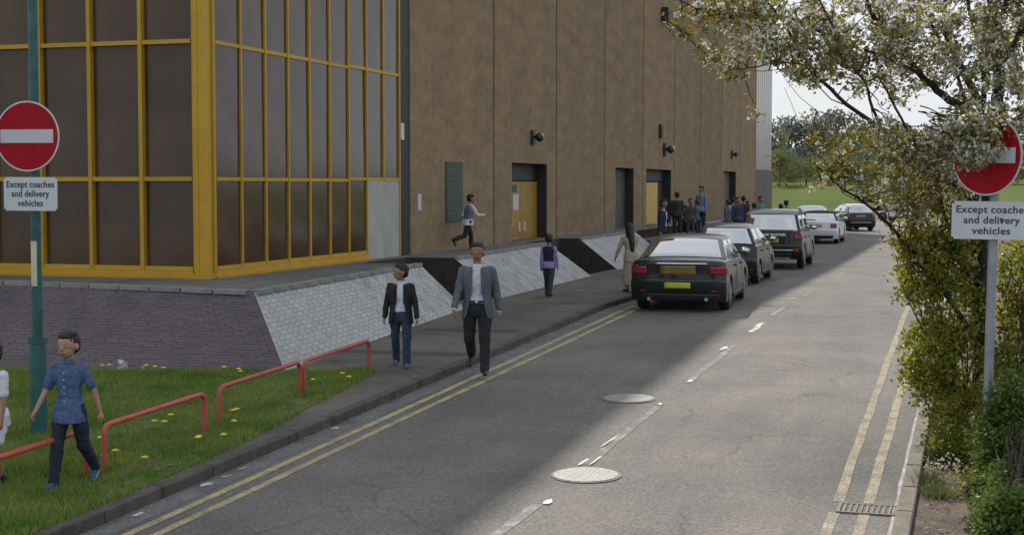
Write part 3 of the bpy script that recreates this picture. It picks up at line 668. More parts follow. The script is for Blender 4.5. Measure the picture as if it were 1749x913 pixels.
# ------------------------------------------------------------------ tree and shrubs
def PXD(px, py, d):
    r = fwd @ Vector(((px-874.5)/2500, -(py-456.5)/2500, -1)); return Vector((0, 0, CAMZ))+r*d
LEAFA = mat('young_leaf', (.31, .29, .045), .6, .35, 3, transl=.55, col2=(.15, .16, .025))
LEAFB = mat('bronze_leaf', (.26, .13, .035), .6, .3, 3, transl=.5)
BLOS = mat('blossom', (.66, .64, .57), .7, .12, 3, transl=.45)
LEAFG = mat('bright_green_leaf', (.17, .20, .022), .5, .45, 4, transl=.6, col2=(.40, .35, .04))
LEAFE = mat('mid_green_leaf', (.08, .13, .02), .5, .4, 4, transl=.5, col2=(.15, .19, .03))
LEAFD = mat('dark_green_leaf', (.05, .10, .022), .45, .4, 4, transl=.45, col2=(.10, .16, .03))
limbs = [
 ([(1684, 800), (1676, 650), (1674, 540), (1680, 430), (1688, 330), (1694, 250), (1704, 190), (1706, 120), (1700, 30), (1690, -90), (1700, -200)], 15.2, 15.1, .10, .045),
 ([(1680, 560), (1672, 470), (1664, 380), (1660, 300), (1664, 235), (1672, 205)], 15.3, 15.2, .075, .05),
 ([(1672, 205), (1655, 190), (1622, 172), (1600, 155), (1570, 125), (1545, 92), (1515, 60), (1500, 42), (1470, -20), (1440, -90)], 15.2, 14.6, .052, .014),
 ([(1672, 205), (1676, 180), (1655, 140), (1632, 100), (1616, 60), (1614, 10), (1618, -80)], 15.2, 15.5, .052, .018),
 ([(1655, 190), (1645, 160), (1632, 120), (1600, 60), (1580, 20), (1560, -50)], 15.1, 15.6, .024, .01),
 ([(1680, 175), (1680, 120), (1672, 70), (1655, 15), (1640, -60)], 15.2, 14.9, .03, .014),
 ([(1664, 390), (1645, 330), (1610, 290), (1568, 256), (1505, 220), (1445, 178), (1405, 140), (1370, 95), (1335, 35), (1300, -10), (1270, -60)], 15.1, 14.2, .034, .010),
 ([(1676, 620), (1655, 560), (1610, 495), (1560, 435), (1520, 385), (1475, 345), (1430, 315), (1395, 285)], 15.1, 14.4, .034, .007),
 ([(1672, 540), (1658, 480), (1635, 430), (1612, 365), (1600, 310), (1575, 255), (1548, 220), (1520, 165), (1500, 130)], 15.2, 14.8, .028, .010),
 ([(1505, 220), (1490, 185), (1478, 140), (1440, 95), (1425, 50), (1400, 0), (1370, -50)], 14.7, 14.0, .018, .008),
 ([(1570, 125), (1500, 92), (1440, 75), (1400, 55), (1350, 30), (1290, 25), (1230, 35), (1190, 15), (1150, -5)], 14.9, 13.6, .018, .006),
 ([(1405, 140), (1370, 110), (1330, 105), (1290, 115), (1250, 120), (1215, 100), (1180, 70), (1135, 30)], 14.4, 13.6, .010, .004),
 ([(1440, 178), (1420, 170), (1380, 130), (1340, 118), (1300, 122), (1255, 118)], 14.5, 13.9, .007, .003),
 ([(1704, 120), (1730, 80), (1760, 20), (1800, -60)], 15.1, 15.6, .04, .02),
 ([(1704, 230), (1740, 200), (1780, 180), (1840, 150)], 15.1, 14.6, .035, .015),
 ([(1460, 205), (1430, 200), (1395, 190), (1365, 165), (1345, 140), (1325, 110)], 14.5, 14.0, .005, .002),
 ([(1500, 360), (1440, 330), (1400, 260), (1370, 220), (1340, 150)], 14.5, 14.1, .006, .002),
 ([(1700, 60), (1720, 0), (1760, -120)], 15.1, 14.4, .03, .015),
]
tree = thing('blossom_tree', 'spring tree with white blossom and bronze leaves leaning over the right of the road', 'tree', gpx(1684, 795, .05))
TO = tree.location.copy(); LP = []
for i, (pts, d0, d1, r0, r1) in enumerate(limbs):
    n = len(pts); W = []
    for k, (px, py) in enumerate(pts):
        f = k/(n-1); W.append(PXD(px, py, d0+(d1-d0)*f+.08*math.sin(k*1.7+i))-TO)
    # subdivide with a little crookedness
    W2 = []
    for a, b in zip(W, W[1:]):
        for q in range(3): W2.append(a.lerp(b, q/3)+Vector([random.uniform(-1, 1)*r0*.28 for _ in range(3)])*(1 if q else 0))
    W2.append(W[-1]); rad = [r0+(r1-r0)*(j/(len(W2)-1))**.8 for j in range(len(W2))]
    bm = BM(); tube(bm, W2, rad, 8 if r0 > .02 else 5); obj('trunk' if i == 0 else 'limb', bm, M_bark, tree, smooth=True, ang=80)
    LP += [w+TO for w in W2[2:]]
LPn = np.array([tuple(p) for p in LP])
# clumps of the crown: px, py, rx, ry, depth, depth spread, count of twigs, blossom share, leaf kind
cl = [(1175, 35, 45, 30, 13.7, .15, 7, .5), (1240, 45, 60, 55, 13.9, .3, 26, .55), (1215, 95, 25, 30, 13.7, .15, 6, .45), (1250, 122, 22, 18, 13.8, .1, 4, .6),
      (1320, 50, 70, 60, 14.1, .4, 48, .6), (1300, -20, 120, 50, 14.2, .5, 40, .6), (1400, 70, 70, 80, 14.4, .5, 66, .6), (1385, 108, 40, 28, 14.3, .3, 12, .45), (1440, 118, 50, 32, 14.5, .4, 18, .5),
      (1480, 60, 80, 90, 14.8, .6, 74, .65), (1560, 60, 80, 90, 15, .7, 72, .65), (1530, 140, 55, 36, 14.9, .4, 14, .6), (1640, 50, 80, 90, 15.2, .8, 80, .7), (1720, 50, 70, 110, 15.1, .8, 84, .7), (1790, 80, 60, 140, 15.2, .8, 60, .7),
      (1600, 100, 45, 36, 15.1, .5, 12, .65), (1500, 270, 75, 55, 14.6, .5, 50, .4), (1420, 275, 45, 35, 14.4, .3, 12, .35), (1570, 290, 60, 60, 14.8, .4, 50, .6), (1610, 225, 30, 22, 14.9, .4, 8, .85),
      (1620, 260, 40, 50, 14.4, .3, 34, .9), (1655, 228, 36, 30, 13.45, .12, 26, .85), (1672, 268, 40, 16, 13.45, .1, 13, .8), (1702, 215, 30, 24, 13.5, .1, 16, .4), (1640, 300, 30, 50, 14.9, .3, 20, .5),
      (1690, 150, 55, 50, 14.7, .5, 22, .8), (1760, 220, 50, 80, 14.9, .5, 40, .7), (1360, 250, 35, 20, 14.2, .2, 3, .4), (1445, 312, 50, 22, 14.5, .3, 6, .25), (1550, 345, 45, 45, 14.7, .4, 20, .3), (1590, 370, 50, 50, 14.9, .4, 32, .25), (1575, 425, 50, 35, 14.9, .35, 26, .05), (1630, 410, 40, 50, 15.0, .3, 26, .1), (1540, 400, 30, 30, 14.7, .3, 9, .05), (1690, 210, 42, 18, 13.5, .1, 10, .5),
      (1640, 120, 40, 40, 15.0, .4, 10, .85), (1310, 190, 30, 40, 14.0, .1, 2, .6), (1530, 225, 30, 18, 14.6, .3, 5, .6)]
tw = BM(); PL = []; PB = []; PR = []
for (px, py, rx, ry, d, dd, cnt, bf) in cl:
    for _ in range(int(cnt*.86)):
        a = random.random()*6.283; rr = math.sqrt(random.random())
        e = PXD(px+rx*rr*math.cos(a), py+ry*rr*math.sin(a), d+random.uniform(-dd, dd)); en = np.array(tuple(e))
        dist = ((LPn-en)**2).sum(1); s_ = LP[int(random.choice(list(np.argsort(dist)[:7])))]; ln = (e-s_).length
        if ln > .5: s_ = e+(s_-e)*(.5/ln); ln = .5
        mid = s_.lerp(e, .6)+Vector([random.gauss(0, .10*ln) for _ in range(2)]+[random.uniform(-.04, .22)*ln])
        pts = []
        for q in range(8):   # bent twig
            f = q/7; pts.append(s_*(1-f)**2+mid*2*f*(1-f)+e*f*f+Vector([random.gauss(0, .010) for _ in range(3)])*(0 if q in (0,) else 1)-TO)
        tube(tw, pts, [.0065-.005*q/7 for q in range(8)], 4, cap=False)
        # flower/leaf clusters along the outer part of the twig
        for q in range(random.randint(3, 6)):
            c = mid.lerp(e, random.random()**.6)+Vector([random.gauss(0, .035) for _ in range(3)])
            if random.random() < bf:
                for w in range(random.randint(8, 14)): PB.append(tuple(c+Vector([random.gauss(0, .022) for _ in range(3)])))
                for w in range(4): PL.append(tuple(c+Vector([random.gauss(0, .035) for _ in range(3)])))
            else:
                for w in range(random.randint(5, 10)): (PL if random.random() < .72 else PR).append(tuple(c+Vector([random.gauss(0, .04) for _ in range(3)])))
o = obj('twigs', tw, M_bark, tree, kind='stuff')
def cloud(name, pts, size, m, parent, origin, aspect=.55):
    Pn = np.array(pts)-np.array(tuple(origin)); V, F = leaves(Pn, size, aspect=aspect)
    return np_mesh(name, V, F, m, parent, kind='stuff')
cloud('leaves', PL, .052, LEAFA, tree, TO); cloud('bronze_leaves', PR, .05, LEAFB, tree, TO); cloud('blossom', PB, .03, BLOS, tree, TO, .9)

def shrub(label, base, blobs, m, size, nstem=7, blossom=0, m2=None, cat='shrub', per=1.0):
    t = thing('shrub', label, cat, base); pts = []; O = Vector(base)
    bm = BM()
    for (px, py, rx, ry, d, dd, n) in blobs:
        for _ in range(max(3, min(8, n//300))):
            e = PXD(px+random.uniform(-rx, rx)*.8, py+random.uniform(-ry, ry)*.8, d+random.uniform(-dd, dd)*.8)-O
            mid = e*.5+Vector((random.uniform(-.1, .1), random.uniform(-.1, .1), .1))
            e = e+Vector((0, .12, 0)); tube(bm, [Vector((random.uniform(-.06, .06), random.uniform(.1, .25), 0)), mid*.5+Vector((random.uniform(-.05, .05), .15, 0)), mid+Vector((random.uniform(-.08, .08), .15, 0)), e], [.013, .010, .007, .003], 5, cap=False)
        # small twig tufts carry the leaves, so the mass has holes
        for _ in range(int(n/16*per)):
            while True:
                q = Vector([random.uniform(-1, 1) for _ in range(3)])
                if q.length < 1: break
            q = q*(q.length**-.35 if q.length > .05 else 1)
            c = PXD(px+rx*q.x, py+ry*q.y, d+dd*q.z); s_ = random.uniform(.035, .075)
            for w in range(random.randint(10, 22)): pts.append(tuple(c+Vector([random.gauss(0, s_) for _ in range(3)])))
    obj('stem', bm, M_bark, t)
    k = int(len(pts)*.3); random.shuffle(pts)
    cloud('leaves', pts[k:], size, m, t, O); cloud('leaves', pts[:k], size*.9, m2 or LEAFD, t, O)
    return t
shrub('yellow green leafy shrub overhanging the road edge below the blossom', gpx(1650, 770, .05), [(1585, 470, 50, 45, 15.0, .35, 1500), (1555, 490, 25, 22, 14.9, .2, 300), (1625, 530, 55, 60, 15.0, .35, 1900), (1590, 600, 45, 60, 14.9, .35, 1900), (1640, 640, 45, 60, 15.0, .35, 1500), (1585, 645, 36, 36, 14.8, .3, 800), (1600, 425, 62, 32, 15.0, .3, 1100), (1650, 430, 34, 50, 15.1, .3, 800)], LEAFG, .058, m2=LEAFD)
shrub('low yellow green bush behind the kerb under the overhanging shrub', gpx(1640, 790, .05), [(1620, 740, 38, 38, 14.4, .3, 1100), (1655, 760, 40, 36, 14.2, .3, 900), (1650, 700, 45, 40, 14.6, .3, 1000), (1610, 700, 26, 26, 14.6, .2, 500)], LEAFG, .05, m2=LEAFD)
shrub('green shrub right of the grey sign post', gpx(1740, 800, .05), [(1738, 470, 38, 60, 15.3, .35, 1500), (1745, 560, 42, 60, 15.2, .3, 1700), (1730, 620, 40, 40, 14.8, .3, 1000), (1800, 520, 50, 120, 15.0, .4, 1600)], LEAFG, .055, m2=LEAFD)
shrub('dense dark green bush filling the lower right corner beside the post', gpx(1740, 905, .05), [(1732, 700, 42, 60, 13.5, .3, 3400), (1718, 780, 45, 50, 13.3, .3, 3400), (1735, 850, 55, 60, 12.7, .3, 4600), (1700, 885, 42, 35, 12.4, .2, 2000), (1738, 880, 60, 45, 11.3, .2, 3600), (1700, 893, 32, 26, 11.6, .15, 1300), (1682, 845, 26, 36, 12.9, .2, 1100), (1690, 740, 24, 40, 13.4, .2, 700), (1800, 780, 60, 130, 13.0, .4, 2400), (1700, 830, 26, 30, 13.1, .2, 500)], LEAFE, .048, m2=LEAFD, per=1.2)
shrub('small sprig with round leaves growing from the bare soil', gpx(1655, 868, .05), [(1655, 835, 22, 14, 12.9, .12, 170), (1640, 820, 14, 10, 13.0, .1, 80)], LEAFG, .045, m2=LEAFG, per=.8)
shrub('small flowering sprig lying over the right kerb', gpx(1600, 808, .05), [(1590, 795, 26, 7, 13.8, .1, 120), (1622, 800, 20, 12, 13.7, .1, 120)], BLOS, .03, m2=LEAFG, per=.8)
for (px, py, lab) in ((1583, 822, 'low grass tuft against the right kerb'), (1600, 845, 'low grass tuft on the bare soil nearest the camera'), (1606, 780, 'low grass tuft behind the right kerb, below the bush')):
    g = gpx(px, py, .06); n = 260; X = np.random.randn(n)*.07; Y = np.random.randn(n)*.09; H = np.random.uniform(.04, .13, n); a = np.random.rand(n)*6.28; w = .006
    V = np.stack([np.stack([X-np.cos(a)*w, Y-np.sin(a)*w, 0*X], 1), np.stack([X+np.cos(a)*w, Y+np.sin(a)*w, 0*X], 1), np.stack([X*1.5, Y*1.5, H], 1)], 1).reshape(-1, 3)
    o = np_mesh('grass_tuft', V, np.arange(3*n).reshape(n, 3), mat('dull_grass_blade', (.07, .11, .025), .8, .3, 5, transl=.25, col2=(.17, .17, .07)), kind='stuff'); o.location = g; tag(o, lab, 'grass tuft')
# dead leaves and stones scattered on the soil
bm = BM()
for _ in range(1400):
    x = random.uniform(KR+.2, 1.6); y = random.uniform(10, 22); z = hz(y)+.075; s_ = random.uniform(.008, .03)
    a = random.random()*6.28; poly(bm, [(x+s_*math.cos(a+k*2.1), y+s_*math.sin(a+k*2.1), z+random.uniform(-.01, .025)) for k in range(3)])
o = obj('leaf_litter', bm, mat('dead_leaf', (.20, .15, .10), .9, .5, 12), kind='stuff'); tag(o, 'dry leaf litter scattered over the bare soil', 'leaf litter')
o = None
bm = BM()
for _ in range(700):
    y = random.uniform(9, 34); x = KL+.02+abs(random.gauss(0, .09)); s_ = random.uniform(.004, .013)
    poly(bm, [(x+s_*math.cos(k*2.1), y+1.6*s_*math.sin(k*2.1), hz(y)+.007+random.uniform(0, .006)) for k in range(3)])
o = obj('gutter_grit', bm, mat('grit', (.28, .26, .22), .9, .4, 12), kind='stuff'); tag(o, 'loose grit lying in the gutter along the left kerb', 'grit')

# distant planting
def far_tree(label, x, y, h, w, m, name='tree', n=1500, tr=True, seed=0):
    z = gz(x, y); t = thing(name, label, 'tree' if name == 'tree' else 'bush', (x, y, z), 0, 'trees and bushes beyond the field'); rs = np.random.RandomState(seed+int(abs(x)*7+y))
    bm = BM(); tube(bm, [(0, 0, -.2), (.1, 0, h*.3), (0, .1, h*.75)], [h*.03, h*.022, h*.008], 6)
    for k in range(5):
        a = k*1.3; tube(bm, [(0, 0, h*(.25+.08*k)), (w*.25*math.cos(a), w*.25*math.sin(a), h*(.45+.08*k)), (w*.42*math.cos(a), w*.42*math.sin(a), h*(.55+.07*k))], [h*.012, h*.008, h*.003], 4, cap=False)
    obj('trunk', bm, M_bark, t)
    C = []; 
    for k in range(14):
        a = rs.rand()*6.28; r_ = w*.5*rs.rand()**.6*.7; zz = h*(.22+.62*rs.rand()) if tr else h*(.1+.65*rs.rand()); C.append((r_*math.cos(a), r_*math.sin(a), zz, w*(.13+.12*rs.rand())))
    P_ = []
    for (cx, cy, cz, cr_) in C:
        q = rs.randn(n//14, 3); q /= np.linalg.norm(q, axis=1)[:, None]; q *= (rs.rand(len(q))**.4)[:, None]*cr_; q[:, 2] *= .8; P_.append(q+np.array([cx, cy, cz]))
    Pn = np.concatenate(P_); V, F = leaves(Pn, .035*h+.12, aspect=.8); np_mesh('crown', V, F, m, t)
    return t
FT1 = mat('far_leaf_green', (.12, .17, .08), .8, .3, .4, transl=.35); FT2 = mat('far_leaf_haze_blue', (.13, .17, .135), .8, .25, .4, transl=.35); FT3 = mat('far_leaf_yellow', (.15, .17, .055), .8, .3, .4, transl=.25); FT4 = mat('far_leaf_haze_grey', (.21, .21, .18), .8, .25, .4, transl=.35)  # blue and grey tones carry the distance haze as leaf colour
def atY(px, Y): 
    r = fwd @ Vector(((px-874.5)/2500, 0, -1)); return r.x*Y/r.y
names = {0: 'haze tinted blue green tree', 1: 'mid green tree', 2: 'yellow green bush', 3: 'haze tinted grey green tree coming into leaf'}
mats_ = {0: FT2, 1: FT1, 2: FT3, 3: FT4}
spec = [(1315, 196, 4.5, 9, 1), (1350, 194, 5.2, 9, 0), (1400, 198, 5, 9, 1), (1450, 196, 5, 9, 0), (1500, 196, 5, 9, 1), (1570, 196, 5, 9, 0), (1640, 196, 5, 9, 1), (1300, 205, 9, 9, 0), (1345, 215, 9.5, 10, 0), (1390, 210, 11, 10, 3), (1425, 215, 11, 10, 3), (1470, 220, 8.5, 10, 1), (1515, 215, 9, 10, 0), (1560, 220, 8, 11, 1), (1610, 215, 9, 11, 0), (1665, 220, 8.5, 11, 1), (1720, 218, 9.5, 11, 0), (1780, 220, 9, 12, 1), (1255, 210, 10, 11, 1),
        (1330, 172, 4.2, 7, 2), (1375, 176, 3.6, 7, 2), (1420, 180, 3.2, 6, 1), (1480, 178, 3.4, 7, 2), (1540, 180, 3.2, 7, 1), (1600, 178, 3.4, 7, 2), (1660, 180, 3.2, 7, 1), (1720, 178, 3.6, 8, 2)]
pos_words = ['furthest left, half behind the building', 'second from the building', 'third from the building', 'fourth from the building', 'fifth from the building', 'sixth from the building', 'behind the blossom', 'left of the grey sign post', 'behind the right sign', 'right of the right sign', 'at the right edge', 'mostly hidden by the building']
bw = ['nearest the building', 'second from the building', 'third from the building', 'seen through the blossom', 'right of the far dark car', 'left of the grey sign post', 'behind the right sign plate', 'at the right edge']
for i, (px, Y, h, w, k) in enumerate(spec):
    low = i < 7; bush = low or i >= 19; 
    far_tree(names[k].replace('tree', 'thicket' if low else 'tree')+(' under the tree row, '+bw[i] if low else (' in the row beyond the field, '+pos_words[i-7] if not bush else ' at the top of the field, '+bw[i-19])), atY(px, Y), Y, h, w, mats_[k], 'bush' if bush else 'tree', 1500, not bush, i)
P_ = []
for i in range(9000):
    px = random.uniform(1200, 1900); Y = random.uniform(232, 260); P_.append((atY(px, Y), Y, gz(0, Y)+random.random()**1.3*(6.5+2*math.sin(px*.05))))
V, F = leaves(np.array(P_), .9, aspect=.9); o = np_mesh('distant_woodland', V, F, FT2, kind='stuff'); tag(o, 'continuous band of dark distant woodland behind the tree row', 'woodland')

# ==CARS BEGIN==
# ------------------------------------------------------------------ cars (local: y from rear to front, x across, z up)
def car(name, label, cat, loc, rz, L_, W, prof, belt, green, R_, ya, yf, pm, roof_m=None, glass_m=None, tumble=.42, kind='sedan', mirror=True, clear=.2, lights=None):
    t = thing(name, label, cat, loc, rz); hw = W/2
    wc = R_
    def arch(yc):
        r = R_+.055; return [(yc+r*math.cos(a), wc+r*math.sin(a)) for a in [math.pi*i/10 for i in range(11)]]
    # closed side outline: upper line rear->front, then underside front->rear with the wheel arches cut in
    low = []
    af = [p for p in arch(yf) if p[1] > clear]; ar = [p for p in arch(ya) if p[1] > clear]
    under = [(yf+R_+.055, clear)]+af[1:-1]+[(yf-R_-.055, clear), (ya+R_+.055, clear)]+ar[1:-1]+[(ya-R_-.055, clear)]
    outline = prof+under; nP = len(prof); cy = L_/2
    layers = [-1, -.985, -.93, -.8, -.5, 0, .5, .8, .93, .985, 1]
    bm = BM(); grid = []
    for u in layers:
        a = abs(u); e = max(0, (a-.75)/.25)
        sy = 1-.035*a**2-.030*e**2; row = []
        for k, (y, z) in enumerate(outline):
            if k < nP: yy = cy+(y-cy)*sy; zz = z-.05*a**2*max(0, (z-.55))-.035*e**3*(1 if z > .5 else .4)
            else: yy, zz = y, z
            sx = 1-.03*max(0, (z-.62))/.4-.05*max(0, (.45-z))
            row.append(bm.verts.new((u*hw*sx, yy, zz)))
        grid.append(row)
    n = len(outline)
    for a, b in zip(grid, grid[1:]):
        for k in range(n):
            f = bm.faces.new((a[k], a[(k+1) % n], b[(k+1) % n], b[k]))
            if k >= nP-1: f.material_index = 1
    bm.faces.new(grid[0]); bm.faces.new(grid[-1][::-1])
    # greenhouse
    def wg(z): return hw*.93-(z-belt)*tumble
    gl = [-1, -.96, -.8, -.4, 0, .4, .8, .96, 1]; gg = []
    zt_ = max(p[1] for p in green)
    g_out = green+[(green[-1][0], belt-.08), (green[0][0], belt-.08)]
    for u in gl:
        a = abs(u); gg.append([bm.verts.new((u*wg(z), cy+(y-cy)*(1-.03*a*a), z-(.045*a**4*max(0, (z-belt))/(zt_-belt)) if z > belt else z)) for (y, z) in g_out])
    m_ = len(g_out); gf = []
    for a, b in zip(gg, gg[1:]):
        for k in range(m_): f = bm.faces.new((a[k], a[(k+1) % m_], b[(k+1) % m_], b[k])); gf.append(f)
    gf += [bm.faces.new(gg[0]), bm.faces.new(gg[-1][::-1])]
    if roof_m:
        for f in gf: f.material_index = 2
    bmesh.ops.recalc_face_normals(bm, faces=bm.faces)
    bmesh.ops.triangulate(bm, faces=[f for f in bm.faces if len(f.verts) > 4])
    bvh = BVHTree.FromBMesh(bm)
    body = obj('body', bm, [pm, M_cblk]+([roof_m] if roof_m else []), t, smooth=True, ang=28)
    def patch(nm, d, quad, m, off=.006, nu=6, nv=4, th=.01, parent=None):
        """conform a panel to the body: quad = 4 (a,b) coords in the plane across direction d"""
        q = BM(); P = [Vector(p) for p in quad]; rows = []
        for j in range(nv+1):
            r = []
            for i in range(nu+1):
                p = P[0].lerp(P[1], i/nu).lerp(P[3].lerp(P[2], i/nu), j/nv)
                o3 = {'rear': Vector((p.x, -3, p.y)), 'front': Vector((p.x, L_+3, p.y)), 'right': Vector((4, p.x, p.y)), 'left': Vector((-4, p.x, p.y)), 'top': Vector((p.x, p.y, 4))}[d]
                dv = {'rear': Vector((0, 1, 0)), 'front': Vector((0, -1, 0)), 'right': Vector((-1, 0, 0)), 'left': Vector((1, 0, 0)), 'top': Vector((0, 0, -1))}[d]
                h = bvh.ray_cast(o3, dv)
                if h[0] is None: q.free(); return None
                nrm = h[1] if h[1].dot(dv) < 0 else -h[1]
                r.append(q.verts.new(h[0]+(nrm*.5-dv*.5).normalized()*off))
            rows.append(r)
        for a, b in zip(rows, rows[1:]):
            for i in range(nu): q.faces.new((a[i], a[i+1], b[i+1], b[i]))
        o = obj(nm, q, m, parent or t, smooth=True, ang=50)
        md = o.modifiers.new('thickness', 'SOLIDIFY'); md.thickness = th; md.offset = 0
        return o
    G = glass_m or M_cglass
    g = green; ry0, rz0 = g[0]; ry1, rz1 = g[1]; fy0, fz0 = g[-1]; fy1, fz1 = g[-2]
    wb = wg(belt+.04)-.07; wt = wg(rz1)-.08
    patch('rear_window', 'top' if (ry1-ry0) > .4 else 'rear', ([(-wb, ry0+.06), (wb, ry0+.06), (wt, ry1-.03), (-wt, ry1-.03)] if (ry1-ry0) > .4 else [(-wb, belt+.03), (wb, belt+.03), (wt, rz1-.03), (-wt, rz1-.03)]), G, nu=10, nv=5)
    wt2 = wg(fz1)-.09
    patch('windscreen', 'top', [(-wb, fy0-.05), (wb, fy0-.05), (wt2, fy1+.06), (-wt2, fy1+.06)], G, nu=10, nv=5)
    zlo = belt+.035; zhi = min(rz1, fz1)-.055
    def yr(z): return np.interp(z, [rz0, rz1], [ry0, ry1])
    def yfz(z): return np.interp(z, [fz0, fz1], [fy0, fy1])
    b0, b1 = yr(zlo)+.16, yfz(zlo)-.16; t0_, t1_ = yr(zhi)+.16, yfz(zhi)-.14
    mid = (t0_+t1_)/2+.05
    for sd in ('left', 'right'):
        patch('side_window', sd, [(b0, zlo), (mid-.04, zlo), (mid-.04, zhi), (t0_, zhi)], G, nu=6, nv=3)
        patch('side_window', sd, [(mid+.04, zlo), (b1, zlo), (t1_, zhi), (mid+.04, zhi)], G, nu=6, nv=3)
        patch('sill_trim', sd, [(ya+R_+.09, clear+.02), (yf-R_-.09, clear+.02), (yf-R_-.09, clear+.12), (ya+R_+.09, clear+.12)], M_cblk, nu=8, nv=1, off=.01)
        for yy in (mid-.02, b1-.02, ya+R_*.4):
            patch('door_seam', sd, [(yy, clear+.14), (yy+.012, clear+.14), (yy+.012, belt-.09), (yy, belt-.09)], M_black, nu=1, nv=4, off=.003, th=.003)
        for yy in (mid-.26, mid+.85): patch('door_handle', sd, [(yy, belt-.17), (yy+.2, belt-.17), (yy+.2, belt-.135), (yy, belt-.135)], pm, nu=3, nv=1, off=.02, th=.03)
    for sx in ((-1, 1) if mirror else ()):
        bm = BM(); ell(bm, (sx*(hw+.07), b1-.02, belt+.09), (.12, .07, .075)); box(bm, *(sorted((sx*(hw-.09), sx*(hw)))), b1-.05, b1, belt+.04, belt+.08)
        mi_ = obj('wing_mirror', bm, pm, t, smooth=True)
        bm = BM(); ell(bm, (sx*(hw+.07), b1-.075, belt+.09), (.095, .02, .055)); obj('mirror_glass', bm, M_chrome, mi_, smooth=True)
    # wheels
    for (yc, sx) in ((ya, -1), (ya, 1), (yf, -1), (yf, 1)):
        w = bpy.data.objects.new('wheel', None); COL.objects.link(w); w.parent = t
        x0 = sx*(hw-.115); w.location = (x0, yc, R_)
        bm = BM(); tube(bm, [(-.105, 0, 0), (-.095, 0, 0), (-.06, 0, 0), (.06, 0, 0), (.095, 0, 0), (.105, 0, 0)], [R_*.72, R_*.93, R_, R_, R_*.93, R_*.72], 32); obj('tyre', bm, M_tyre, w, smooth=True)
        bm = BM(); tube(bm, [(sx*.085, 0, 0), (sx*.108, 0, 0)], [R_*.70, R_*.69], 28)
        for f in bm.faces:
            if len(f.verts) > 10: f.material_index = 1
        for k in range(7):
            a = k*2*math.pi/7; c, s_ = math.cos(a), math.sin(a); e = .035
            vs = [Vector((sx*.112, c*r+s_*q, s_*r-c*q)) for (r, q) in ((.03, -e), (.03, e), (R_*.67, e*.7), (R_*.67, -e*.7))]
            bm.faces.new([bm.verts.new(v) for v in vs])
        obj('rim', bm, [M_rim, M_black], w)
    for (nm, d, quad, m, off, th) in (lights or []):
        patch(nm, d, quad, m, off, 6, 4, th)
    return t, patch
def at_z(x, y): return (x, y, hz(y)+.008)
blk = paint('black_green', (.010, .014, .014)); dgr = paint('dark_grey', (.012, .014, .014)); nav = paint('black_blue', (.010, .013, .018)); whp = paint('white', (.62, .63, .66), rough=.4); sheen_p = paint('roof_sheen', (.34, .36, .37), rough=.3)  # the last, pale paint imitates sky sheen on a dark car's roof
slope_fix = 0
sed_prof = [(.10, .22), (.04, .36), (.0, .50), (.0, .60), (.05, .66), (.055, .78), (.045, .92), (.10, 1.0), (.2, 1.03), (.75, 1.035), (3.2, .97), (3.6, .94), (4.1, .86), (4.5, .74), (4.68, .62), (4.74, .45), (4.66, .22)]
sed_green = [(.62, 1.02), (1.42, 1.385), (1.75, 1.435), (2.2, 1.455), (2.7, 1.43), (3.42, .96)]
lt = lambda s, x0, x1, z0, z1: [(s*x0, z0), (s*x1, z0), (s*x1, z1), (s*x0, z1)]
t, patch = car('parked_car', 'black saloon car parked nearest, bright sky in its rear window', 'car', at_z(-5.44, 27.55), 0, 4.75, 1.84, sed_prof, .98, sed_green, .325, .98, 3.82, blk,
    lights=[('rear_light', 'rear', lt(-1, .60, .89, .73, .88), M_rl, .014, .03), ('rear_light', 'rear', lt(1, .60, .89, .73, .88), M_rl, .014, .03),
            ('rear_light', 'right', [(.10, .72), (.34, .76), (.30, .88), (.12, .90)], M_rl, .012, .02), ('rear_light', 'left', [(.10, .72), (.34, .76), (.30, .88), (.12, .90)], M_rl, .012, .02),
            ('boot_panel', 'rear', [(-.34, .72), (.34, .72), (.34, .90), (-.34, .90)], mat('amber_panel', (.17, .115, .02), .5, .2, 12), .012, .015), ('number_plate', 'rear', [(-.25, .47), (.25, .47), (.25, .58), (-.25, .58)], M_platy, .02, .012),
            ('bumper_seam', 'rear', [(-.86, .645), (.86, .645), (.86, .66), (-.86, .66)], M_black, .003, .004), ('lower_valance', 'rear', [(-.78, .24), (.78, .24), (.82, .36), (-.82, .36)], M_cblk, .012, .02),
            ('boot_trim', 'rear', [(-.55, .925), (.55, .925), (.55, .945), (-.55, .945)], M_chrome, .012, .012), ('fog_reflector', 'rear', lt(1, .62, .74, .40, .43), M_rl, .01, .01), ('fog_reflector', 'rear', lt(-1, .62, .74, .40, .43), M_rl, .01, .01)])
for sx in (-.55, .55):
    bm = BM(); tube(bm, [(sx, .02, .26), (sx, .3, .26)], [.035, .035], 12); obj('exhaust_pipe', bm, M_chrome, t)
t.rotation_euler = (slope_fix, 0, R(3.2))
h_prof = [(.12, .22), (.05, .36), (.0, .48), (.0, .62), (.06, .68), (.07, .85), (.10, 1.0), (.3, 1.02), (2.9, .98), (3.25, .93), (3.6, .82), (3.86, .66), (3.95, .48), (3.9, .22)]
h_green = [(.16, 1.0), (.46, 1.42), (.75, 1.49), (1.3, 1.52), (1.9, 1.49), (3.0, .98)]
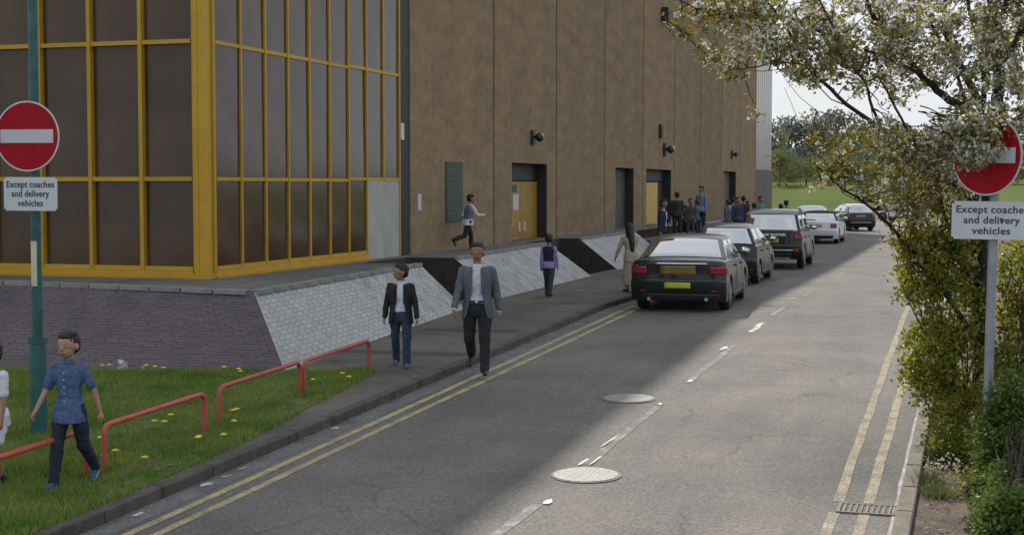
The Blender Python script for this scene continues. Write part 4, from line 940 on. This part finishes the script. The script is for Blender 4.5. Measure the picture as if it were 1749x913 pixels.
t, patch = car('parked_car', 'dark hatchback with glossy roof between the black saloon and the SUV', 'car', at_z(-6.02, 36.2), R(1), 3.98, 1.70, h_prof, .98, h_green, .30, .72, 3.18, dgr, roof_m=None,
    lights=[('rear_light', 'rear', lt(-1, .62, .80, .72, .98), M_rl, .014, .03), ('rear_light', 'rear', lt(1, .62, .80, .72, .98), M_rl, .014, .03), ('number_plate', 'rear', [(-.25, .74), (.25, .74), (.25, .84), (-.25, .84)], M_plate, .014, .012), ('lower_valance', 'rear', [(-.7, .24), (.7, .24), (.75, .4), (-.75, .4)], M_cblk, .012, .02)])
s_prof = [(.16, .30), (.06, .42), (.0, .56), (.0, .70), (.04, .76), (.04, .95), (.05, 1.12), (.2, 1.16), (3.1, 1.10), (3.5, 1.04), (4.1, .95), (4.3, .8), (4.36, .55), (4.28, .30)]
s_green = [(.07, 1.13), (.26, 1.66), (.50, 1.76), (1.4, 1.80), (2.3, 1.77), (3.25, 1.10)]
t, patch = car('parked_car', 'black SUV with amber number plate and glossy roof, parked in the middle of the row', 'SUV', at_z(-5.92, 44.1), R(1), 4.38, 1.94, s_prof, 1.10, s_green, .38, .88, 3.54, nav, roof_m=None, tumble=.22, clear=.30,
    lights=[('rear_light', 'rear', lt(-1, .72, .93, .90, 1.04), M_rl, .014, .03), ('rear_light', 'rear', lt(1, .72, .93, .90, 1.04), M_rl, .014, .03), ('number_plate', 'rear', [(-.27, .80), (.27, .80), (.27, .93), (-.27, .93)], M_plate, .016, .012),
            ('bumper_strip', 'rear', [(-.7, .56), (.7, .56), (.7, .60), (-.7, .60)], M_rim, .014, .02), ('diffuser', 'rear', [(-.62, .34), (.62, .34), (.68, .50), (-.68, .50)], M_cblk, .012, .02), ('skid_plate', 'rear', [(-.6, .31), (.6, .31), (.6, .36), (-.6, .36)], M_rim, .02, .02), ('fog_light', 'rear', lt(1, .72, .86, .5, .62), M_rl, .012, .015), ('fog_light', 'rear', lt(-1, .72, .86, .5, .62), M_rl, .012, .015)])
textline('RANGE ROVER', .95, .085, M_chrome, t, (0, .03, 1.04), (R(80), 0, 0))
c_prof = [(.12, .22), (.05, .36), (.0, .50), (.0, .60), (.04, .66), (.05, .80), (.08, .95), (.2, 1.0), (.9, 1.01), (3.1, .97), (3.5, .93), (4.1, .84), (4.4, .70), (4.5, .5), (4.42, .22)]
c_green = [(.78, 1.0), (1.15, 1.32), (1.45, 1.40), (2.0, 1.42), (2.5, 1.38), (3.2, .96)]
t, patch = car('parked_car', 'white convertible with dark soft top raised, parked beyond the black SUV', 'car', at_z(-6.66, 64.5), 0, 4.5, 1.84, c_prof, .97, c_green, .33, .92, 3.6, whp, roof_m=mat('soft_top_fabric', (.018, .018, .028), .8, .2),
    lights=[('rear_light', 'rear', lt(-1, .62, .86, .70, .88), M_rl, .014, .03), ('rear_light', 'rear', lt(1, .62, .86, .70, .88), M_rl, .014, .03), ('number_plate', 'rear', [(-.26, .73), (.26, .73), (.26, .84), (-.26, .84)], M_plate, .014, .012), ('lower_valance', 'rear', [(-.7, .24), (.7, .24), (.75, .36), (-.75, .36)], M_cblk, .012, .02)])
t, patch = car('parked_car', 'white hatchback mostly hidden ahead of the white convertible', 'car', at_z(-8.1, 75), 0, 3.98, 1.75, h_prof, .98, h_green, .30, .72, 3.18, whp, lights=[('rear_light', 'rear', lt(1, .62, .80, .72, .98), M_rl, .014, .03), ('rear_light', 'rear', lt(-1, .62, .80, .72, .98), M_rl, .014, .03)])
t, patch = car('parked_car', 'dark green hatchback in the sun at the far end of the road', 'car', at_z(-6.15, 83.5), R(22), 3.98, 1.75, h_prof, .98, h_green, .31, .72, 3.18, blk, roof_m=sheen_p, lights=[('number_plate', 'rear', [(-.26, .78), (.26, .78), (.26, .88), (-.26, .88)], M_plate, .014, .012), ('rear_light', 'rear', lt(1, .62, .80, .72, .98), M_rl, .014, .03), ('rear_light', 'rear', lt(-1, .62, .80, .72, .98), M_rl, .014, .03), ('bumper_strip', 'rear', [(-.6, .45), (.6, .45), (.6, .5), (-.6, .5)], M_rim, .014, .02)])  # pale roof colour stands in for sky reflected off dark paint
t, patch = car('parked_car', 'white car glimpsed through the blossom tree on the side road', 'car', (-3.2, 108, .51), R(70), 3.98, 1.75, h_prof, .98, h_green, .30, .72, 3.18, whp)
# ==PEOPLE BEGIN==
# ------------------------------------------------------------------ people (local: +y forward, x right, z up, metres)
FOLD = bpy.data.textures.new('folds', 'CLOUDS'); FOLD.noise_scale = .085; FOLD.noise_depth = 2
HAIRT = bpy.data.textures.new('hair_tufts', 'CLOUDS'); HAIRT.noise_scale = .022
def pm_(n, c, r=.8, v=.12, b=.12): return mat('cloth_'+n, c, r, v, 9, b, 60)
SK1 = mat('skin_brown', (.28, .15, .095), .55, .06, 5); SK2 = mat('skin_light_brown', (.38, .22, .15), .55, .06, 5)
HAIR = mat('black_hair', (.008, .007, .007), .6, .2, 20); SHOE = mat('black_shoe', (.012, .012, .012), .4, .1); 
EYEW = mat('eye_white', (.6, .58, .55), .4, .02); EYED = mat('eye_dark', (.01, .008, .006), .3, .02); LIP = mat('lip', (.22, .09, .07), .5, .05)
def person(label, pos, face, H, leg=((0, 0), (0, 0)), arm=((0, .12, .15), (0, .12, .15)), lean=0, turn=0, kid=0, skin=SK1, top='shirt', topm=None, sleeves='long', slm=None, legm=None, legs='trousers', shoem=SHOE, shirtm=None, vox=.012, hair='short', group=None, belt=False, fine=True, vest=None, sole=None, hatm=None):
    """leg = (thigh forward angle, knee bend) per side (left, right); arm = (swing forward, abduct, elbow bend)"""
    t = thing('person', label, 'person', pos, face, group)
    hs = 1+.22*kid; k = H
    hh = .066*k*hs; hip = .515*k*(1-.03*kid); th = .245*k; sh = .235*k; fw_ = 1+.05*kid
    J = {}
    def dirv(a, c=0): return Vector((math.sin(c), math.sin(a)*math.cos(c), -math.cos(a)*math.cos(c)))
    low = 1e9
    for s_, (a, b) in zip((-1, 1), leg):
        a, b = R(a), R(b); h = Vector((s_*.056*k, 0, 0)); kn = h+dirv(a, s_*.02)*th; an = kn+dirv(a-b, s_*.01)*sh
        foot = Vector((s_*.1, math.cos(a-b+(.15 if b > .5 else 0)), math.sin(a-b)*.9)).normalized()
        if abs(a-b) < .5: foot = Vector((s_*.12, 1, .0 if b < .3 else -.1)).normalized()
        J[s_] = [h, kn, an, an+foot*.105*k, foot]; low = min(low, an.z-.040*k, (an+foot*.1*k).z-.018*k)
    P0 = Vector((0, 0, -low)); le = R(lean)
    up_ = Matrix.Rotation(-le, 4, 'X')
    def U(x, y, z): return P0+up_@Vector((x*k, y*k, z*k))   # upper body, fractions of H above the hip joint
    for s_ in (-1, 1): J[s_] = [v+P0 for v in J[s_][:4]]+[J[s_][4]]
    SHW = .104 if not kid else .099; SZ = .272; CH = .445-.012*kid
    hc = U(0, .012, CH-.0+ .0); top_z = (1-.515*(1-.03*kid)); hc = U(0, .012, top_z-.066*hs)
    A = {}
    for s_, (sw, ab, el) in zip((-1, 1), arm):
        s0 = U(s_*SHW, 0, SZ); d1 = dirv(R(sw), s_*ab); e0 = s0+d1*.165*k; d2 = dirv(R(sw)+R(el), s_*ab*.6); w0 = e0+d2*.145*k; A[s_] = (s0, e0, w0, d1, d2)
    # --- body: one continuous surface
    bm = BM()
    tr = Matrix.Rotation(R(turn), 3, 'Z'); 
    def HD(x, y, z): return hc+tr@Vector((x*hh, y*hh, z*hh))
    E_ = Euler((0, 0, R(turn)))
    ell(bm, HD(0, -.05, .12), (hh*.78, hh*.95, hh*.88), E_, 16, 12); ell(bm, HD(0, .22, -.38), (hh*.60, hh*.62, hh*.62), E_, 14, 10)
    ell(bm, HD(0, .86, -.20), (hh*.15, hh*.20, hh*.22), E_); ell(bm, HD(0, .80, -.58), (hh*.24, hh*.12, hh*.08), E_)
    for s_ in (-1, 1): ell(bm, HD(s_*.80, -.05, -.08), (hh*.12, hh*.2, hh*.28), E_)
    capsule(bm, U(0, -.004, SZ-.01), hc-Vector((0, .1*hh, .35*hh)), .034*k, .030*k*hs)
    def tor(g, z0=-.03, hem=None):
        rg = [(-.06, .070, .050), (0.0, .086, .060), (.07, .078, .053), (.13, .078, .054), (.20, .093, .060), (.25, .100, .058), (.285, .080, .046), (.300, .045, .034)]
        if hem is not None: rg = ([(hem, .112, .088), (hem+.05, .110, .085), (.02, .102, .076), (.05, .092, .066)] if hem < 0 else [(hem, .088, .062)])+[r for r in rg if r[0] > max(hem+.01, .06 if hem < 0 else 0)]
        out = []
        for (z, rx, ry) in rg: p = U(0, 0, z); out.append((p.x, p.y, p.z, rx*k*(1-.05*kid)+g, ry*k+g))
        return out
    loft(bm, tor(-.004))
    for s_ in (-1, 1):
        h, kn, an, to, fd = J[s_]; s0, e0, w0, d1, d2 = A[s_]
        capsule(bm, h, kn, .050*k, .032*k); capsule(bm, kn, an, .031*k, .021*k); capsule(bm, an, an+fd*.02*k, .019*k, .015*k)
        capsule(bm, s0, e0, .028*k, .022*k); capsule(bm, e0, w0, .0215*k, .015*k)
        # hand: palm, four curled fingers, thumb
        side = Vector((s_, 0, 0)); fwd_ = Vector((0, 1, 0)); pd = d2; fa = (fwd_-pd*fwd_.dot(pd)).normalized(); inn = pd.cross(fa)*(-1 if (pd.cross(fa)).x*s_ > 0 else 1)
        pc = w0+pd*.030*k; capsule(bm, w0, w0+pd*.042*k+fa*.008*k, .013*k, .014*k, 8); capsule(bm, w0, w0+pd*.042*k-fa*.010*k, .013*k, .013*k, 8)
        for f_, (o_, l_) in enumerate(((.017, .036), (.006, .041), (-.005, .038), (-.016, .030))):
            b0 = w0+pd*.046*k+fa*o_*k; b1 = b0+(pd*.8+inn*.35).normalized()*l_*.5*k; b2 = b1+(pd*.35+inn*.8).normalized()*l_*.5*k
            capsule(bm, b0, b1, .0056*k, .0052*k, 6); capsule(bm, b1, b2, .0052*k, .0044*k, 6)
        b0 = w0+pd*.018*k+fa*.014*k; b1 = b0+(pd*.6+fa*.6+inn*.3).normalized()*.026*k; capsule(bm, b0, b1, .0075*k, .006*k, 6); capsule(bm, b1, b1+(pd*.9+inn*.3).normalized()*.018*k, .006*k, .005*k, 6)
    def fin(nm, bm, m, vx=vox, sm=3, parent=None):
        o = obj(nm, bm, m, parent or t); r = o.modifiers.new('union', 'REMESH'); r.mode = 'VOXEL'; r.voxel_size = vx; r.use_smooth_shade = True
        s2 = o.modifiers.new('smooth', 'SMOOTH'); s2.iterations = sm; s2.factor = .5
        if nm in ('shirt', 'trousers', 'shorts', 'skirt', 'sleeves', 'waistcoat', 'hair'):
            dm = o.modifiers.new('folds', 'DISPLACE'); dm.texture = HAIRT if nm == 'hair' else FOLD; dm.texture_coords = 'GLOBAL'; dm.strength = .022 if nm == 'hair' else .026; dm.mid_level = .5
        return o
    fin('body', bm, skin, vox*.62 if fine else vox, 2)
    if fine:
        for s_ in (-1, 1):
            bm = BM(); ell(bm, HD(s_*.30, .795, .02), (hh*.10, hh*.07, hh*.05), E_); e_ = obj('eye', bm, EYEW, t, smooth=True)
            bm = BM(); ell(bm, HD(s_*.30, .865, .02), (hh*.05, hh*.02, hh*.05), E_); obj('iris', bm, EYED, e_, smooth=True)
            bm = BM(); ell(bm, HD(s_*.30, .80, .22), (hh*.14, hh*.05, hh*.018), E_); obj('eyebrow', bm, HAIR, t, smooth=True)
        bm = BM(); ell(bm, HD(0, .86, -.56), (hh*.22, hh*.09, hh*.06), E_); obj('mouth', bm, LIP, t, smooth=True)
    # hair
    bm = BM(); ell(bm, HD(0, -.20, .34), (hh*.85, hh*.93, hh*.78), E_, 16, 12); ell(bm, HD(0, -.38, -.02), (hh*.84, hh*.70, hh*.78), E_); ell(bm, HD(0, .40, .74), (hh*.60, hh*.42, hh*.24), E_)
    if hair == 'short':
        for q in range(10): a = q*.63; ell(bm, HD(.5*math.cos(a), -.1+.5*math.sin(a), .92), (hh*.25, hh*.25, hh*.16), E_)
    if hair == 'long':
        p0 = HD(0, -.55, .1); p1 = U(0, -.075, .19); capsule(bm, p0, p1, hh*.72, hh*.62); capsule(bm, p1, U(.0, -.075, .08), hh*.62, hh*.35)
        for s_ in (-1, 1): capsule(bm, HD(s_*.6, -.2, .2), U(s_*.05, -.03, .25), hh*.35, hh*.3)
    fin('hair', bm, HAIR, vox, 1)
    # lower garments
    if legs in ('trousers', 'shorts'):
        bm = BM(); p = U(0, 0, 0); loft(bm, [(P0.x, P0.y, P0.z-.075*k, .078*k, .062*k), (P0.x, P0.y, P0.z-.03*k, .094*k, .072*k), (p.x, p.y, p.z, .096*k, .069*k), (U(0, 0, .055).x, U(0, 0, .055).y, U(0, 0, .055).z, .088*k, .063*k)])
        for s_ in (-1, 1):
            h, kn, an, to, fd = J[s_]
            if legs == 'trousers':
                capsule(bm, h, kn, .061*k, .044*k); m2 = kn.lerp(an, .5)+Vector((0, -.006*k, 0)); capsule(bm, kn, m2, .044*k, .040*k); capsule(bm, m2, kn.lerp(an, 1.0), .040*k, .036*k)
            else: capsule(bm, h+Vector((s_*.012*k, 0, 0)), h.lerp(kn, .72), .064*k, .052*k)
        fin(legs, bm, legm, vox, 3)
    elif legs == 'dress':
        bm = BM(); hm = J[-1][1].lerp(J[1][1], .5); z1 = (J[-1][2].z+J[1][2].z)/2+.06*k
        loft(bm, [(hm.x, hm.y-.01, z1, .125*k, .13*k), (hm.x, hm.y, hm.z, .115*k, .11*k), (P0.x, P0.y, P0.z, .102*k, .082*k), (U(0, 0, .09).x, U(0, 0, .09).y, U(0, 0, .09).z, .086*k, .062*k)], 24)
        fin('skirt', bm, legm, vox, 3)
        bm = BM()
        for s_ in (-1, 1): h, kn, an, to, fd = J[s_]; capsule(bm, kn, an, .038*k, .032*k)
        fin('leggings', bm, legm, vox, 2)
    for s_ in (-1, 1):
        h, kn, an, to, fd = J[s_]; bm = BM(); d = Vector((0, 0, .020*k)); up2 = fd.cross(Vector((1, 0, 0))).normalized(); up2 = up2 if up2.z > 0 else -up2
        capsule(bm, an-up2*.014*k-fd*.018*k, to-up2*.018*k-fd*.03*k, .026*k, .021*k); capsule(bm, an-up2*.006*k, an+up2*.012*k, .026*k, .024*k); capsule(bm, to-up2*.02*k-fd*.035*k, to-up2*.022*k-fd*.006*k, .022*k, .016*k)
        so_ = fin('shoe', bm, shoem, vox*.8, 2)
        if sole:
            bm = BM(); capsule(bm, an-up2*.036*k-fd*.02*k, to-up2*.038*k-fd*.01*k, .020*k, .016*k); fin('sole', bm, sole, vox*.8, 1, so_)
    # upper garments
    base = shirtm or topm; g = .010
    bm = BM(); hem = (-.085 if kid and not vest else -.055) if (top == 'shirt' and not belt) else .03; loft(bm, tor(g, hem=hem)); 
    def sleeve(bm, r0, full):
        for s_ in (-1, 1):
            s0, e0, w0, d1, d2 = A[s_]; capsule(bm, s0-Vector((s_*.012*k, 0, 0)), s0, r0*1.15*k, r0*1.18*k)
            capsule(bm, s0, e0 if full else s0.lerp(e0, .75), r0*1.15*k, r0*(.95 if full else 1.08)*k)
            if full: capsule(bm, e0, e0.lerp(w0, .93), r0*.92*k, r0*.72*k)
    if top == 'shirt' or vest:
        sleeve(bm, .033, sleeves == 'long')
    o = fin('shirt', bm, base, vox, 3)
    bm = BM(); c0 = U(0, 0, .30); capsule(bm, c0-Vector((0, 0, .012*k)), c0+Vector((0, .006, .010*k)), .037*k, .035*k*hs); fin('collar', bm, base, vox*.8, 1)
    if top == 'shirt' and fine and not vest:
        for q in range(6): bm = BM(); p = U(0, .062, .02+.045*q); ell(bm, (p.x, p.y+.012, p.z), (.007, .005, .007)); obj('button', bm, mat('shirt_button', (.5, .5, .5), .4, .05), t)
    if vest:
        bm = BM(); loft(bm, tor(g+.008, hem=.0)); 
        for s_ in (-1, 1): s0 = A[s_][0]; ell(bm, s0-Vector((s_*.025*k, 0, -.005*k)), (.03*k, .04*k, .03*k))
        fin('waistcoat', bm, vest, vox, 2)
    if belt:
        bm = BM(); p = U(0, 0, .035); q = U(0, 0, .052); loft(bm, [(p.x, p.y, p.z, .092*k, .068*k), (q.x, q.y, q.z, .091*k, .067*k)], 20); bl = obj('belt', bm, SHOE, t)
        bm = BM(); p = U(0, .068, .043); box(bm, p.x-.02, p.x+.02, p.y-.004, p.y+.01, p.z-.016, p.z+.016); obj('buckle', bm, M_chrome, bl)
    if top == 'jacket':
        bm = BM(); rings = []
        rg = [(-.09, .108, .078, 46), (-.04, .106, .076, 38), (.02, .098, .072, 30), (.08, .092, .066, 27), (.13, .092, .066, 26), (.20, .104, .071, 26), (.25, .110, .068, 25), (.283, .088, .054, 20), (.300, .056, .043, 26)]
        for (z, rx, ry, gap) in rg:
            row = []; p = U(0, 0, z)
            for q in range(25):
                a = R(90+gap*.9)+R(360-2*gap*.9)*q/24; c, s_ = math.cos(a), math.sin(a)
                row.append(bm.verts.new((p.x+(rx*k+.012)*math.copysign(abs(c)**.85, c), p.y+(ry*k+.012)*math.copysign(abs(s_)**.85, s_), p.z)))
            rings.append(row)
        for a, b in zip(rings, rings[1:]):
            for q in range(24): bm.faces.new((a[q], a[q+1], b[q+1], b[q]))
        j = obj('jacket', bm, topm, t, smooth=True, ang=80); dm = j.modifiers.new('folds', 'DISPLACE'); dm.texture = FOLD; dm.texture_coords = 'GLOBAL'; dm.strength = .018; sm_ = j.modifiers.new('thick', 'SOLIDIFY'); sm_.thickness = .014; sm_.offset = 1; ss = j.modifiers.new('sub', 'SUBSURF'); ss.levels = 1; ss.render_levels = 1
        bm = BM(); sleeve(bm, .037, True)
        for s_ in (-1, 1): s0 = A[s_][0]; ell(bm, s0-Vector((s_*.034*k, 0, .008*k)), (.042*k, .046*k, .034*k), Euler((0, s_*.35, 0)))
        fin('sleeves', bm, topm, vox, 3, j)
        for s_ in (-1, 1):   # lapels
            bm = BM(); P_ = [U(s_*.030, .060, .298), U(s_*.075, .066, .25), U(s_*.050, .084, .12), U(s_*.034, .084, .10)]
            f = bm.faces.new([bm.verts.new(p) for p in P_]); l = obj('lapel', bm, topm, j); md = l.modifiers.new('t', 'SOLIDIFY'); md.thickness = .01
            if slm:
                bm = BM(); w0 = A[s_][2]; d2 = A[s_][4]; capsule(bm, w0-d2*.012*k, w0+d2*.004*k, .022*k, .021*k); fin('cuff', bm, slm, vox*.7, 1, j)
    return t
WH = pm_('white', (.55, .57, .62)); GREYJ = pm_('grey_jacket', (.085, .10, .115)); BLKT = pm_('black_trousers', (.012, .012, .015)); NAVB = pm_('black_blazer', (.007, .008, .014)); JEAN = pm_('dark_jeans', (.022, .035, .07)); 
BLUS = mat('cloth_blue_shirt', (.045, .085, .18), .8, 0, 28, .1, 60, col2=(.075, .12, .22), lo=.45, hi=.6); NAVT = pm_('navy_trousers', (.010, .014, .028)); PURP = pm_('lilac_shirt', (.26, .20, .40)); DVST = pm_('dark_waistcoat', (.012, .014, .03)); LBV = pm_('light_blue_waistcoat', (.10, .14, .20)); CRM = pm_('cream_dress', (.33, .29, .20)); NAVS = pm_('navy_suit', (.012, .018, .05)); DGRN = pm_('dark_green_coat', (.014, .022, .022)); GRYC = pm_('dull_green_coat', (.05, .055, .055)); TEAL = pm_('teal_top', (.02, .09, .12)); BLUD = pm_('navy_blue_top', (.018, .035, .085)); LTB = pm_('pale_blue_shirt', (.16, .23, .32)); MAR = pm_('maroon_top', (.04, .012, .014)); TLG = pm_('pale_teal_shirt', (.08, .19, .18)); GRNK = pm_('grey_hoodie', (.11, .11, .13)); TRN = mat('blue_trainer', (.03, .07, .18), .6, .2); SOLW = mat('white_sole', (.6, .6, .6), .6, .05)
def gz2(x, y): return ZP if x < ex(y) and y > 28.9 else (hz(y) if x > KL else hz(y)+.105)
PI = math.pi
person('man in open grey jacket, white shirt and black trousers stepping down to the kerb', (-6.52, 18.95, hz(18.95)+.06), PI-R(-14), 1.80, leg=((12, 2), (-2, 52)), arm=((-12, .24, 16), (12, .24, 20)), skin=SK1, top='jacket', topm=GREYJ, shirtm=WH, slm=WH, legm=BLKT, belt=True, vox=.011, turn=0)
person('boy in black blazer, white open collar and dark jeans looking sideways on the pavement', (-7.66, 18.98, hz(18.98)+.105), PI+R(14), 1.42, leg=((10, 4), (-8, 14)), arm=((4, .26, 12), (-8, .26, 14)), kid=.7, turn=-62, top='jacket', topm=NAVB, shirtm=WH, legm=JEAN, vox=.010, shoem=mat('grey_trainer', (.09, .09, .13), .6, .2))
person('boy in blue short sleeved shirt and navy trousers walking in front of the green post', (-7.78, 11.3, hz(11.3)+.105), PI-R(-6), 1.38, leg=((-14, 26), (16, 6)), arm=((-16, .32, 6), (14, .30, 22)), kid=1.1, skin=SK2, top='shirt', topm=BLUS, sleeves='short', legm=NAVT, vox=.009, turn=-4, shoem=TRN, sole=SOLW)
person('person in white T-shirt and white shorts half cut off by the left edge', (-8.41, 11.05, hz(11.05)+.105), PI-R(10), 1.30, leg=((8, 4), (-10, 10)), arm=((2, .10, 14), (-2, .10, 10)), kid=.7, skin=SK1, top='shirt', topm=mat('cloth_bright_white', (.62, .64, .70), .8, .05), sleeves='short', legm=mat('cloth_bright_white', (.62, .64, .70)), legs='shorts', vox=.009, shoem=SHOE)
person('boy in dark waistcoat and lilac sleeves walking away along the pavement', (-8.56, 29.5, hz(29.5)+.105), R(-6), 1.30, leg=((12, 4), (-12, 8)), arm=((-4, .14, 8), (4, .14, 8)), kid=.7, top='shirt', topm=PURP, vest=DVST, legm=pm_('dark_grey_trousers', (.03, .033, .05)), vox=.014, fine=False)
person('girl in cream dress with long black hair standing beside the black car', (-7.28, 31.6, hz(31.6)+.105), R(35), 1.50, leg=((2, 3), (-3, 5)), arm=((10, .38, 8), (38, .10, 30)), kid=.4, lean=10, hair='long', top='shirt', topm=CRM, legs='dress', legm=CRM, vox=.014, fine=False)
def on_ray(px, Y):
    r = fwd @ Vector(((px-874.5)/2500, 0, -1)); X = r.x*Y/r.y; return X
def topz(py, Y):
    r = fwd @ Vector((0, -(py-456.5)/2500, -1)); return CAMZ+r.z*Y/math.cos(YAW)
X = on_ray(799, 35.2)
person('boy running along the platform in pale blue waistcoat, white sleeves and black trousers', (-11.35, 32.3, ZP), R(-40), 1.33, leg=((26, 24), (-22, 50)), arm=((-24, .18, 70), (30, .16, 60)), lean=9, kid=.6, top='shirt', topm=WH, vest=LBV, legm=BLKT, vox=.014, fine=False, turn=-20)
# waiting crowd by the open yellow door and at the far door
def crowd(px, py, Y, z0, label, **kw):
    X = on_ray(px, Y); H = topz(py, Y)-z0; H = max(1.1, min(1.95, H))
    return person(label, (X, Y, z0), kw.pop('face', random.uniform(0, 6.28)), H, vox=.022, fine=False, **kw)
ga = 'people waiting on the landing by the open yellow door'
crowd(1132, 340, 47.2, hz(46)+.105, 'person in navy suit with white scarf edge, leftmost of the waiting group', face=R(-100), topm=NAVS, top='jacket', shirtm=WH, legm=NAVS, group=ga)
crowd(1156, 328, 51, 1.2, 'tall person in dark green coat in the waiting group', face=R(20), top='shirt', topm=DGRN, legm=DGRN, group=ga)
crowd(1179, 339, 50, 1.2, 'person in dull grey green coat, third from left in the waiting group', face=R(200), top='shirt', topm=GRYC, legm=GRYC, kid=.5, group=ga)
crowd(1190, 342, 53, 1.2, 'child in teal top in front of the pale blue shirt, in the waiting group', face=R(80), top='shirt', topm=TEAL, legm=NAVT, kid=.7, group=ga)
crowd(1197, 318, 55, 1.2, 'person in pale blue shirt standing tallest at the right of the waiting group', face=R(150), top='shirt', topm=LTB, legm=NAVT, group=ga)
crowd(1168, 350, 53.5, 1.2, 'child half hidden between the two dark coats', face=R(10), top='shirt', topm=DGRN, legm=NAVT, kid=.7, group=ga)
gb = 'people gathered on the pavement by the far door'
zz = hz(66)+.105
for (px, py, Y, lab, m, kd) in ((1243, 341, 64, 'person in dark top with a white sleeve, leftmost of the far group', GRNK, 0), (1251, 337, 67, 'dark haired person in grey top, second in the far group', WH, 0), (1259, 336, 63, 'person in navy blue top at the middle of the far group', BLUD, 0),
    (1269, 332, 66, 'taller person in dark maroon top in the far group', MAR, 0), (1276, 342, 69, 'person in black behind the navy blue top in the far group', DVST, 0), (1287, 346, 64, 'person in pale grey top near the right end of the far group', GRNK, .5), (1298, 335, 67, 'person in pale teal shirt at the right end of the far group', TLG, 0)):
    crowd(px, py, Y, zz, lab, top='shirt', topm=m, legm=NAVT, kid=kd, group=gb)
gc = 'two people between the black SUV and the white convertible'
crowd(1333, 347, 60, hz(60)+.105, 'shorter dark figure beyond the roof of the black SUV', top='shirt', topm=BLUD, legm=NAVT, group=gc); crowd(1342, 341, 61, hz(60)+.105, 'taller dark figure beyond the roof of the black SUV', top='shirt', topm=DGRN, legm=NAVT, group=gc)
